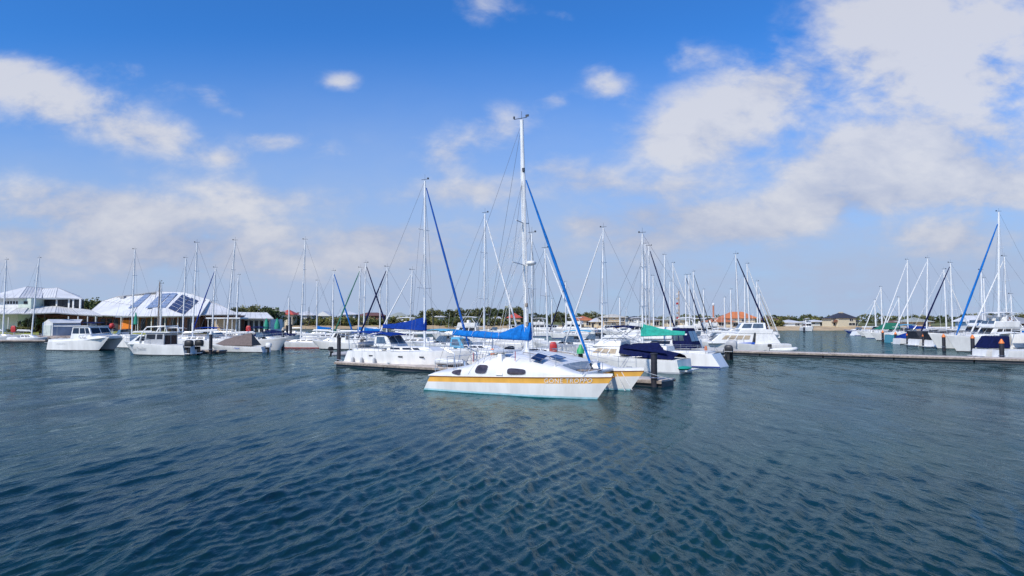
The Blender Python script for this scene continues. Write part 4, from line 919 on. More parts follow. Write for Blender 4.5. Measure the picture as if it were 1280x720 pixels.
# twin outboard cabin boat (bow left)
pb, Lb, hbb, shb = cruiser('white cabin boat with two black outboards on its stern, name in grey letters on side', 197, 76.6, 172, 8.3, 'none', B=3.1, fb=1.55, mats=(nb, dark, white, white), stripe=(.30, .24), name='cabin_boat')
pbz = shb(.5)
f, ff = frustum(pb, 'cuddy', .6, 3.0, 1.15, pbz - .05, pbz + 1.05, sf=1.4, sb=0, tw=.2, m=white, bev=.08); panes(f, ff, ('port', 'stbd'), [(.10, .74)], .38, .86, glass); panes(f, ff, ('front',), [], .25, .85, glass)
f, ff = frustum(pb, 'wheelhouse', -1.7, .8, 1.25, pbz - .15, pbz + 1.3, sf=.2, sb=0, tw=.1, m=grey, bev=.04); panes(f, ff, ('port', 'stbd'), [(.08, .38), (.46, .92)], .50, .88, glass); panes(f, ff, ('back',), [], .1, .8, glass)
MB().box((-.7, 0, pbz + 1.35), (3.5, 2.6, .1)).build('cabin_roof', white, pb, bev=.04)
m = MB()
for sg in (-1, 1): m.tube([(1.4, sg * 1.2, pbz - .1), (.95, sg * 1.2, pbz + 1.4), (.5, sg * 1.1, pbz + 1.95), (-1.8, sg * 1.1, pbz + 2.05), (-2.0, sg * 1.1, pbz + 1.3)], .07, 8)
m.tube([(.5, -1.1, pbz + 1.95), (.5, 1.1, pbz + 1.95)], .05, 6); m.tube([(-1.8, -1.1, pbz + 2.05), (-1.8, 1.1, pbz + 2.05)], .05, 6); m.build('roll_bar', white, pb)
MB().plate([(.5, -1, pbz + 1.98), (.5, 1, pbz + 1.98), (-.9, 1, pbz + 2.05), (-.9, -1, pbz + 2.05)], .03, out=(0, 0, 1)).build('rocket_shade', lblue, pb)
for y in (-.95, .95): outboard(pb, -Lb / 2 - .05, y, .85, 1.4, black)
m = MB().tube([(-4.1, -1.3, pbz - .1), (-4.1, -1.3, pbz + .35), (-4.1, 1.3, pbz + .35), (-4.1, 1.3, pbz - .1)], .025, 6); m.build('stern_rail', steel, pb)
text_mesh('Reef Dweller', .44, 'lettering', grey, pb, lambda x, y: Vector((1.5 - x, hbb(.5 + (1.5 - x) / Lb) * (.962 - .10 * max(0, (1.5 - x) / Lb * 2) ** 2) + .03, .80 + y)), 1.0)
# others on the left
cruiser('white boat with upturned pointed bow between the power catamaran and twin outboard boat', 154, 98, 150, 7.0, 'sport', fb=2.0, simple=True)
MBr = empty('mooring_buoy', (gx(140.5, 104), 104, 0), 0, 'red round fender hanging on a rail post by the pointed white bow', 'fender')
MB().tube([(0, 0, 0), (0, 0, 3.0)], .04, 6).build('post', white, MBr); MB().ell((0, -.1, 3.1), (.42, .42, .45), 12, 8).build('ball', red, MBr)
yacht('white yacht with broad topsides behind the twin outboards, tallest mast of the left boats', 241, 86, 304, 178, L=9.5, fb=1.7, furl=None, lean_px=3, simple=False, nz=1)
yacht('white sloop with slim mast directly left of the tallest left mast', 228.5, 106, 323, 180, L=9, furl=None, lean_px=2, simple=True)
yacht('white sloop with tall pale mast before the hall, near the orange banner', 165, 108, 312, 180, L=9.5, furl=None, lean_px=1, simple=False, nz=1)
yacht('small sloop with short white mast behind the twin outboard boat', 200.5, 112, 355, 0, L=7.5, furl=None, simple=True)
r_ = yacht('old sloop with dark brown wooden mast behind the twin outboard boat', 197.5, 116, 352, 0, L=7.5, furl=None, simple=True, lean_px=1)[0]
for c in r_.children:
    if c.name.startswith('mast'): c.data.materials[0] = wood
yacht('white sloop with blue furled sail slanting left in front of the hall end', 265, 105, 335, 180, bowpx=252, furl=blue, fr=.08, simple=True, lean_px=3, L=9)
cruiser('white sports cruiser with blue bimini beside the white capped pile', 272, 94, -8, 9.5, 'sport', cover=blue, mats=(nb, bootb, white, bootb), stripe=(.5, .25), simple=False, fb=1.6)
# tent-covered boat
tb, Lt, hbt, sht = cruiser('white open boat under a brown tent shaped cover', 297, 83.5, 172, 7.6, 'none', B=2.5, fb=.95, name='tent_covered_boat', rails=False, ant=False, simple=True)
m = MB(); zt = .85
m.add([(3.0, 0, zt + .1), (-2.6, -1.15, zt), (-2.6, 1.15, zt), (-1.9, 0, zt + 1.55), (1.2, -1.1, zt), (1.2, 1.1, zt), (-.0, 0, zt + 1.15), (1.6, 0, zt + .75)], [(0, 5, 7), (0, 7, 4), (5, 2, 3, 6), (5, 6, 7), (4, 6, 3, 1), (4, 7, 6), (1, 3, 2)], [0, 0, 0, 0, 0, 0, 1]); m.build('tent_cover', [brown, black], tb, ang=15)  # stern end face in black: the tent's shaded side put into colour
outboard(tb, -3.9, 0, .55, 1.0, cwhite)
text_mesh('~ Kaper', .28, 'lettering', mat('blue_wedge', (.02, .10, .50)), tb, lambda x, y: Vector((-.6 - x, hbt(.45) + .012, .55 + y)), 1.0)
yacht('white yacht with tall mast leaning right, behind the brown tent boat', 283, 92, 301, 180, L=11, furl=None, lean_px=9, simple=False, nz=1)
yacht('distant sloop with thin grey mast right of the leaning mast', 295, 135, 344, 0, L=9, furl=None, lean_px=2, simple=True)
cruiser('white sports cruiser with dark folding top and flared bow pointing right', 332, 88.5, -22, 7.4, 'sport', cover=navy, fb=1.75, B=2.8, mats=(redb, grey, white, white2))
cruiser('white boat fully wrapped in a navy cover behind the flared bow cruiser', 349, 128, 0, 9.5, 'covered', cover=navy, simple=True, rails=False, fb=1.3)
# low red-waterline sloop
y9 = yacht('low white sloop with red waterline and tall mast, right of the brown tent', 376, 97, 300, 180, L=10.5, fb=.95, furl=None, lean_px=4, mats=(redb, red, white, white), win=True, simple=False, nz=1)[0]
MB().ell((-4.9, .9, .55), (.4, .35, .4), 10, 8, pw=.8).build('red_fender', red, y9)
cruiser('white hardtop motor boat with grey screens, left of the plain black pile', 420, 92, 175, 7.0, 'hardtop', simple=False, fb=1.25, ob=1)

# ------------------------------------------------------------------ right group (bows to the left, seen across the walkway)
yacht('white yacht with long bright blue furled sail and the tallest mast on the right side', 1248, 88, 265, 178, bowpx=1188, furl=azure, fr=.12, lean_px=5.5, mr=.14, fb=1.7, L=14.5, cabin_h=.6, ftop=.9, bl=6, nz=1)
cruiser('large white flybridge cruiser with long upper deck and clear screens, right side', 1226, 93, 178, 14.5, 'flybridge', fb=2.2, B=4.4)
cruiser('white flybridge cruiser just right of the long blue furled sail', 1240, 84.5, 178, 11.5, 'flybridge', fb=2.1)
cruiser('small white boat with navy canopy behind the thickest orange capped pile', 1272, 70.5, -2, 8.0, 'sport', cover=cwhite, fb=1.25)[0].name
ncb = [o for o in bpy.data.objects if o.get('label', '').startswith('small white boat with navy canopy')][0]; frustum(ncb, 'cockpit_canopy', -3.9, -1.6, 1.15, 1.05, 2.3, sf=0, sb=.8, tw=.1, m=navy, bev=.06); frustum(ncb, 'cabin', -1.3, 1.4, 1.1, 1.1, 2.5, sf=.8, sb=0, tw=.15, m=white, bev=.06)
sr = cruiser('white boat with steel frames and dark gear at the right picture edge', 1304, 67, -2, 8.5, 'none', fb=1.3)[0]
m = MB()
for x in (-2.5, -1, .5, 2.0):
    for sg in (-1, 1): m.tube([(x, sg * 1.2, 1.1), (x + .5, sg * 1.1, 2.9)], .03, 6)
m.tube([(-2, 1.1, 2.9), (2.5, 1.1, 2.9)], .03, 6); m.tube([(-2, -1.1, 2.9), (2.5, -1.1, 2.9)], .03, 6); m.build('frame', steel, sr)
MB().box((.2, 0, 2.95), (5, 2.4, .08)).build('hardtop', white, sr, bev=.03)
f, ff = frustum(sr, 'cabin', -.5, 2.6, 1.2, 1.1, 2.0, sf=.9, sb=0, tw=.15, m=white, bev=.06); panes(f, ff, ('stbd', 'port'), [(.1, .4), (.45, .8)], .35, .85)
RY = [
 ('white yacht with a bright blue cover rolled on its boom, near the right edge', 1258.5, 88, 321, 178, dict(bowpx=1228, furl=cwhite, fr=.08, cover=azure, simple=False, L=13)),
 ('sloop with short thin mast closest to the right edge, in front of brown gable house', 1265, 100, 368, 178, dict(L=9, simple=True)),
 ('white sloop, left one of two close masts behind the flybridge cruiser', 1228.5, 98, 338, 178, dict(bowpx=1208, furl=cwhite, fr=.08, simple=True, L=11)),
 ('white sloop, right one of two close masts behind the flybridge cruiser', 1231.5, 106, 348, 178, dict(L=9.5, simple=True)),
 ('white yacht with navy furled sail slanting left over the dark grey bow', 1190.5, 101, 329, 178, dict(bowpx=1158, furl=navy, fr=.10, simple=False, L=13)),
 ('white sloop with white furled sail slanting right, mast left of the long upper deck', 1183, 112, 337, 2, dict(bowpx=1206, furl=cwhite, fr=.09, simple=True, lean_px=-1, L=11.5)),
 ('white yacht with tall mast and long white furled sail, behind the dark grey bow', 1158, 119, 323, 178, dict(bowpx=1120, furl=cwhite, fr=.09, simple=False, lean_px=4, L=15)),
 ('white yacht with tall straight mast between blue covered boat and dark grey bow', 1134.5, 127, 325, 178, dict(bowpx=1106, furl=cwhite, fr=.09, cover=blue, simple=True, lean_px=2, L=13)),
 ('thin masted far sloop left of the tall straight mast on the right side', 1124, 150, 372, 178, dict(bowpx=1110, furl=cwhite, fr=.09, simple=True, lean_px=.5, L=10)),
 ('far white sloop, taller one of the two leftmost masts of the right marina', 1102.5, 150, 359, 178, dict(bowpx=1086, furl=cwhite, fr=.09, simple=True, L=11)),
 ('far white sloop, shorter one of the two leftmost masts of the right marina', 1095, 178, 375, 2, dict(bowpx=1106, furl=cwhite, fr=.10, simple=True, lean_px=-1, L=11)),
]
for lb, px, Y, yt, hd, kw in RY: yacht(lb, px, Y, yt, hd, **kw)
cruiser('white cruiser with slanted green canopy at the left end of the right marina', 1118, 133, 176, 9.5, 'hardtop', fb=1.6, simple=True)
o_ = [o for o in bpy.data.objects if o.get('label', '').startswith('white cruiser with slanted green')][0]
frustum(o_, 'canopy', -.6, 3.6, 1.2, 2.2, 3.5, sf=2.2, sb=0, tw=.3, m=green, bev=.05)
cruiser('boat with teal painted hull behind the second orange capped pile', 1140, 120, -2, 8.5, 'sport', fb=1.9, cover=lblue, mats=(nb, white, mat('teal_hull', (.06, .28, .36), .4), mat('teal_hull', (.06, .28, .36))), simple=True)
cruiser('white boat with crumpled bright blue cover, middle of the right marina', 1153, 112, -2, 8.5, 'covered', fb=1.3, cover=blue, simple=True, rails=False)
for px_, Y_q, lb_, mm_ in ((1190, 102, 'white motor boat with slanted grey cockpit cover, before the navy furled sail', 2.9), (1214, 96, 'white motor boat with dark grey cover, directly left of the blue furled sail', 4.2)):
    gb = cruiser(lb_, px_, Y_q, -2, 11.5, 'hardtop', fb=1.5, simple=False)[0]; frustum(gb, 'cockpit_cover', -5.7, -mm_, 1.5, 1.15, 2.35, sf=-.4, sb=-.5, tw=.12, m=dark, bev=.05)
cruiser('low white hardtop boat at the far left tip of the right marina', 1096, 165, 178, 10, 'hardtop', fb=1.4, simple=True)
cruiser('tiny blue hulled sports boat beyond the right marina tip', 1072, 215, 178, 9, 'sport', fb=1.0, simple=True, rails=False, ant=False, mats=(nb, bootb, bootb, white))
cruiser('lone white motor boat moored by the sandy beach in front of low white houses', 1010, 250, -90, 9, 'flybridge', fb=1.8, simple=True, rails=False, ant=False)
pontoon('pontoon running behind the right marina boats, mostly hidden', Vector((gx(1150, 130), 130, 0)), 60, 2.2, d=Vector((.55, -.83, 0)).normalized(), z=.5)
# ------------------------------------------------------------------ land
SH = [(-700, 105), (-300, 118), (0, 128), (300, 132), (336, 140), (348, 320), (560, 330), (640, 318), (760, 280), (900, 262), (985, 268), (1060, 268), (1095, 250), (1180, 235), (1300, 215), (1500, 190), (2200, 160)]
def shore(px):
    for (a, da), (b, db) in zip(SH, SH[1:]):
        if a <= px <= b: return da + (db - da) * (px - a) / (b - a)
    return SH[0][1] if px < SH[0][0] else SH[-1][1]
def hnoise(x, y): return math.sin(x * .031 + 1.2) * math.sin(y * .027 + .4) + .5 * math.sin(x * .083 + y * .05)
def land_h(px, x, Y, off):
    left = px < 342
    if off < -1: return -1.5
    if left: return .95 + min(.5, max(0, off) * .02) + max(0, min(off - 60, 200)) * .010
    if off <= 0: return -.12
    if off < 14: return off * .10
    return 1.4 + min(1.2, (off - 14) * .03) + .25 * hnoise(x, Y) * min(1, (off - 14) / 40)
offs = [-3, -.2, 0, 2, 5, 9, 14, 22, 32, 45, 65, 95, 140, 200, 300, 500, 900, 1600, 3200, 6500]
pxs = [-700 + 2900 * i / 360 for i in range(361)]
m = MB(); lay0 = []
for off in offs:
    for px in pxs:
        Y = shore(px) + (off + (1.1 * math.sin(px * .09) + .8 * math.sin(px * .23) if -1 < off < 20 and px > 342 else 0)); x = (px - 640) / F * Y
        m.v.append((x, Y, land_h(px, x, Y, off)))
n = len(pxs)
for i in range(len(offs) - 1):
    for k in range(n - 1):
        m.f.append((i * n + k, i * n + k + 1, (i + 1) * n + k + 1, (i + 1) * n + k)); px = pxs[k]
        m.m.append(0 if (px > 342 and offs[i + 1] <= 22) else (1 if (px > 342 or offs[i + 1] <= 9 and px < 0 or offs[i] >= 9) else 2))
sand = mat('beach_sand', (.52, .38, .22), .9, var=.14, vscale=.25, bump=.05, bscale=2)
scrub = mat('dry_grass', (.16, .17, .05), .95, var=.4, vscale=.08, bump=.2, bscale=.8)
quay = mat('quay_paving', (.34, .30, .27), .9, var=.2, vscale=.4)
struct(m.build('ground', [sand, scrub, quay], None, ang=60))
lawn = mat('lawn_yellow_green', (.30, .33, .06), .95, var=.2, vscale=.4)
def slab_px(name, px0, px1, Y0, Y1, z, mt, kind=True):
    mm = MB(); nn_ = 12; 
    for (Y, zz) in ((Y0, z - .4), (Y0, z), (Y1, z + .25)):
        for i in range(nn_ + 1):
            px = px0 + (px1 - px0) * i / nn_; mm.v.append(((px - 640) / F * Y, Y, zz))
    for j in (0, 1):
        for i in range(nn_): mm.f.append((j * (nn_ + 1) + i, j * (nn_ + 1) + i + 1, (j + 1) * (nn_ + 1) + i + 1, (j + 1) * (nn_ + 1) + i)); mm.m.append(0)
    return struct(mm.build(name, mt, None))
slab_px('lawn', -60, 50, 134, 141, 1.35, lawn); slab_px('lawn', 126, 215, 134, 143, 1.5, lawn)
# rock revetment along the left quay
rock = mat('rock_grey_pink', (.33, .27, .24), .9, var=.35, vscale=1.2, bump=.06, bscale=4)
w_ = MB()
for i in range(60):
    a = -80 + i * 7.1; 
    for zz, o1 in ((-.3, -.9), (.98, 0)): w_.v.append(((a - 640) / F * (shore(a) + o1 - .3), shore(a) + o1 - .3, zz + .1 * random.random()))
for i in range(59): w_.f.append((i * 2, i * 2 + 2, i * 2 + 3, i * 2 + 1)); w_.m.append(0)
o = w_.build('sea_wall', rock); tag(o, 'low sloping stone sea wall below the clubhouse and hall', 'sea wall')

# ------------------------------------------------------------------ trees
rnd = random.Random(21)
def leafmat(name, c): return mat(name, c, .85, var=.3, vscale=.35)
lf = [leafmat('leaves_olive', (.135, .140, .050)), leafmat('leaves_green', (.085, .120, .038)), leafmat('leaves_yellow_green', (.24, .23, .065)), leafmat('leaves_dark', (.055, .080, .035))]
def crown_mesh(seed, W_, H_, nclump, nleaf, size, m1, m2, low=.12):
    r = random.Random(seed); mb = MB()
    for c in range(nclump):
        a = r.uniform(0, 6.28); q = r.random() ** .5; h = r.uniform(low, 1)
        rad = W_ / 2 * (1 - (abs(h - .5) * 1.75) ** 2.2 * .75) * q
        cx, cy, cz = rad * math.cos(a), rad * math.sin(a), h * H_
        cr = r.uniform(.16, .30) * W_ * .55; mi = 1 if r.random() < .4 else 0
        for k in range(nleaf):
            d = Vector((r.gauss(0, 1), r.gauss(0, 1), r.gauss(0, .75))); d = d.normalized() * cr * r.random() ** .4
            p = Vector((cx, cy, cz)) + d; u = Vector((r.gauss(0, 1), r.gauss(0, 1), r.gauss(0, 1))).normalized(); w = u.cross(Vector((r.gauss(0, 1), r.gauss(0, 1), r.gauss(0, 1)))).normalized(); s_ = size * r.uniform(.6, 1.3)
            mb.add([p - u * s_, p + w * s_ * .6, p + u * s_, p - w * s_ * .6], [(0, 1, 2, 3)], mi)
    return mb
def tree_proto(kind, seed, W_, H_, mats_, pine=False):
    root = empty(kind, (0, -500, -50), 0, '', 'tree' if kind != 'shrub' else 'shrub')
    mb = MB()
    if pine:
        r = random.Random(seed)
        for k in range(14):
            h = .12 + .86 * k / 13; rr = W_ / 2 * (1 - h) * 1.1 + .12
            for j in range(70):
                a = r.uniform(0, 6.28); q = rr * r.random() ** .5; p = Vector((q * math.cos(a), q * math.sin(a), h * H_ + q * .15 + r.uniform(-.15, .15))); u = Vector((math.cos(a), math.sin(a), .2)) * .28; w = Vector((-math.sin(a), math.cos(a), .1)) * .12
                mb.add([p - u, p + w, p + u, p - w], [(0, 1, 2, 3)], 0)
    else: mb = crown_mesh(seed, W_, H_, 30 if kind != 'shrub' else 14, 42, .30 if kind != 'shrub' else .22, 0, 1, .30 if kind != 'shrub' else .02)
    mb.build('crown', mats_, root)
    if kind != 'shrub':
        t = MB(); t.tube([(0, 0, -.5), (.1, 0, H_ * .25), (0, .1, H_ * .5), (.1, .1, H_ * .85)], [.2, .16, .12, .04], 7)
        r = random.Random(seed + 1)
        for k in range(5):
            a = r.uniform(0, 6.28); z_ = H_ * r.uniform(.25, .5); t.tube([(0, 0, z_), (math.cos(a) * W_ * .2, math.sin(a) * W_ * .2, z_ + H_ * .15), (math.cos(a) * W_ * .35, math.sin(a) * W_ * .35, z_ + H_ * .32)], [.09, .06, .02], 5)
        t.build('trunk', mat('bark', (.12, .09, .06), .9), root)
    return root
protos = [tree_proto('broadleaf_tree', 1, 7, 6, [lf[0], lf[1]]), tree_proto('broadleaf_tree', 2, 6, 7, [lf[1], lf[3]]), tree_proto('broadleaf_tree', 3, 8, 5.5, [lf[0], lf[2]]), tree_proto('broadleaf_tree', 4, 7, 7.5, [lf[3], lf[0]])]
sh_p = [tree_proto('shrub', 11, 4.2, 2.6, [lf[2], lf[0]]), tree_proto('shrub', 12, 3.6, 2.2, [lf[0], lf[1]]), tree_proto('shrub', 13, 4.6, 2.4, [lf[1], lf[2]])]
used = set()
def place(p, px, Y, zg, label, group, sx, sz):
    o = p if p.name not in used else dup(p, (0, 0, 0), 0, label)
    used.add(p.name); o.location = (gx(px, Y), Y, zg); o.rotation_euler = (0, 0, rnd.uniform(0, 6.28)); o.scale = (sx, sx, sz); o['label'] = label; o['group'] = group
# (px from, px to, Y, top pixel, count, label)
rows = [(96, 128, 185, 376, 7, 'olive tree in the dense clump between clubhouse and hall roofs'), (292, 345, 230, 383, 9, 'tree in the clump behind the right end of the low hall'),
        (430, 520, 375, 393, 11, 'low tree behind the shore houses left of the royal blue sail'), (524, 600, 385, 387, 12, 'tall olive tree of the wood behind the far shore, middle left'),
        (596, 650, 380, 384, 9, 'dense tree of the wood above the pale pavilion roof'), (650, 760, 385, 391, 14, 'tree of the far wood behind the motor cruisers'),
        (380, 430, 385, 395, 6, 'low tree peeping over the pale gable roofs'), (760, 900, 380, 395, 14, 'low far tree behind the clustered masts'),
        (955, 1045, 360, 393, 12, 'dark rounded far tree behind the white beach houses'), (1076, 1150, 380, 397, 8, 'low far tree right of the dark roofed house'), (1150, 1280, 330, 393, 14, 'far tree behind the right marina')]
for a, b, Y, yt, cnt, lb in rows:
    for i in range(cnt):
        px = a + (b - a) * (i + .5) / cnt + rnd.uniform(-2, 2); Yj = Y + rnd.uniform(-14, 18); zg = 1.6 if px > 342 else 2.0
        top = zat(yt + rnd.uniform(-.5, 3.5), Yj); H_ = max(2.5, top - zg); p = protos[rnd.randrange(4)]; ph = {0: 6, 1: 7, 2: 5.5, 3: 7.5}[protos.index(p)]
        place(p, px, Yj, zg, lb, 'trees: ' + lb, H_ / ph * rnd.uniform(.9, 1.25), H_ / ph)
for a, b, Y, cnt, lb in ((352, 440, 340, 40, 'yellow green coastal shrub on the beach bank, left of the middle'), (440, 560, 347, 48, 'coastal shrub on the beach bank behind the royal blue sail cover'), (560, 640, 336, 26, 'coastal shrub on the bank below the pale pavilion'), (958, 976, 283, 4, 'bright green round bush beside the orange roofed houses'), (1003, 1040, 306, 5, 'dark green bush between the white beach houses')):
    for i in range(cnt):
        px = a + (b - a) * (i + rnd.random()) / cnt; Yj = Y + rnd.uniform(-4, 16); s_ = rnd.uniform(1.1, 2.0)
        place(sh_p[rnd.randrange(3)], px, Yj, 1.1, lb, 'shrubs: ' + lb, s_ * 1.1, s_)
# hedges and creeper at the clubhouse
for i in range(8): place(sh_p[1], 34 + i * 5.6, 140, 1.3, 'clipped tall hedge bush under the clubhouse lower roof', 'hedge at the clubhouse', .9, 1.35)
for i in range(6): place(sh_p[0], 16 + i * 4, 137, 1.3, 'low reddish green bush on the lawn before the clubhouse', 'lawn bushes', .6, .5)
pine = tree_proto('norfolk_pine', 9, 4, 12, [lf[3]], pine=True)
for px, Y, yt, lb in ((386, 330, 384, 'small dark pointed pine between two pale gable houses'),): pine['label'] = lb; pine.location = (gx(px, Y), Y, 1.5); H_ = zat(yt, Y) - 1.5; pine.scale = (H_ / 12,) * 3
# far wood reading as one mass
fw = MB(); r = random.Random(77)
for i in range(9000):
    px = r.uniform(-250, 1500); Y = r.uniform(620, 700); x = gx(px, Y)
    h = (5.2 + 1.8 * math.sin(px * .03) + 1.2 * math.sin(px * .11 + 1) + .9 * math.sin(px * .31)) * r.random() ** .6 + 2.2
    p = Vector((x, Y, h)); s_ = r.uniform(.8, 2.0); u = Vector((r.uniform(-1, 1), r.uniform(-.3, .3), r.uniform(-.6, .6))) * s_; w = Vector((r.uniform(-.5, .5), 0, r.uniform(.4, 1))) * s_
    fw.add([p - u, p + w, p + u, p - w], [(0, 1, 2, 3)], r.randrange(2))
o = fw.build('far_wood', [lf[3], lf[0]]); o['kind'] = 'stuff'; o['label'] = 'far low wood along the horizon behind everything'; o['category'] = 'wood'

# ------------------------------------------------------------------ houses
def roofm(name, c): return mat(name, c, .55, var=.08, vscale=.3)
rw = roofm('metal_roof_white', (.71, .71, .71)); ro = roofm('tile_orange', (.62, .20, .07)); rr_ = roofm('tile_red', (.55, .09, .06)); rg = roofm('metal_roof_grey', (.38, .38, .38)); rd = roofm('tile_dark', (.045, .045, .055)); rgn = roofm('roof_grey_green', (.40, .42, .36)); rc = roofm('roof_cream', (.66, .62, .52)); rbn = roofm('tile_brown', (.20, .09, .06))
wcr = mat('render_cream', (.62, .55, .40), .85, var=.06); wwh = mat('render_white', (.74, .74, .72), .85, var=.05); wbr = mat('brick_brown', (.26, .12, .08), .9, var=.2, vscale=3); wgr = mat('render_pale_green', (.60, .68, .58), .85, var=.05); wtan = mat('render_tan', (.50, .38, .24), .85)
def hip(mb, cx, cy, w, d, z0, z1, ov=.5, rl=None, th=.12, mi=0):
    rl = w - d if rl is None else rl; rl = max(.02, rl); a, b = w / 2 + ov, d / 2 + ov
    v = [(cx - a, cy - b, z0), (cx + a, cy - b, z0), (cx + a, cy + b, z0), (cx - a, cy + b, z0), (cx - rl / 2, cy, z1), (cx + rl / 2, cy, z1)]
    mb.add(v + [(x, y, z - th) for x, y, z in v[:4]], [(0, 1, 5, 4), (1, 2, 5), (2, 3, 4, 5), (3, 0, 4), (0, 6, 7, 1), (1, 7, 8, 2), (2, 8, 9, 3), (3, 9, 6, 0), (9, 8, 7, 6)], mi)
def wnd(par, x0, x1, z0, z1, y, side=0, m_=None, fr=True, name='window'):
    g = MB().box(((x0 + x1) / 2, y - .02, (z0 + z1) / 2), (x1 - x0, .06, z1 - z0)).build(name, m_ or glass, par)
    if fr:
        f = MB()
        for a, b in (((x0, z0), (x1, z0)), ((x0, z1), (x1, z1)), ((x0, z0), (x0, z1)), ((x1, z0), (x1, z1)), (((x0 + x1) / 2, z0), ((x0 + x1) / 2, z1))): f.tube([(a[0], y - .06, a[1]), (b[0], y - .06, b[1])], .05, 4)
        f.build('window_frame', wwh, g)
def house(label, px0, px1, Y, yr, ye, yb=None, walls=wcr, roof=rc, d=9, rot=0, st=1, gable=False, rl=None, z0=1.6, ver=False):
    w = (px1 - px0) / F * Y; root = empty('house', (gx((px0 + px1) / 2, Y), Y + d / 2, 0), R(rot), label, 'house', 'houses along the shore')
    ze, zr = zat(ye, Y), zat(yr, Y); 
    MB().box((0, 0, (z0 - .6 + ze) / 2), (w - 1, d - 1, ze - z0 + .6)).build('wall', walls, root)
    r = MB()
    if gable:
        a, b = w / 2 + .3, d / 2 + .3; v = [(-a, -b, ze), (a, -b, ze), (a, b, ze), (-a, b, ze), (0, -b, zr), (0, b, zr)]
        r.add(v, [(0, 4, 5, 3), (1, 2, 5, 4), (0, 1, 4), (3, 5, 2), (3, 2, 1, 0)])
        wl = MB().add([(-a + .5, -b - .04, ze), (a - .5, -b - .04, ze), (0, -b - .04, zr - .4)], [(0, 1, 2)]); wl.build('gable_wall', walls, root)
    else: hip(r, 0, 0, w, d, ze, zr, rl=rl)
    r.build('roof', roof, root)
    y = -(d - 1) / 2; nw = max(2, int(w / 3.2)); hs = (ze - z0) / st
    for s_ in range(st):
        for i in range(nw):
            xc = -w / 2 + (i + .5) * w / nw; big = (i + s_) % 2
            wnd(root, xc - (1.0 if big else .6), xc + (1.0 if big else .6), z0 + s_ * hs + (.15 if big else .9), z0 + s_ * hs + hs * .78, y, fr=True)
        if ver or s_ > 0:
            MB().box((0, y - .8, z0 + s_ * hs + .02), (w * .8, 1.6, .12)).build('balcony', wwh, root); p = MB()
            for k in range(7): p.tube([(-w * .4 + k * w * .8 / 6, y - 1.5, z0 + s_ * hs), (-w * .4 + k * w * .8 / 6, y - 1.5, z0 + s_ * hs + 1)], .03, 4)
            p.tube([(-w * .4, y - 1.5, z0 + s_ * hs + 1), (w * .4, y - 1.5, z0 + s_ * hs + 1)], .04, 4); p.build('balcony_rail', wwh, root)
    return root
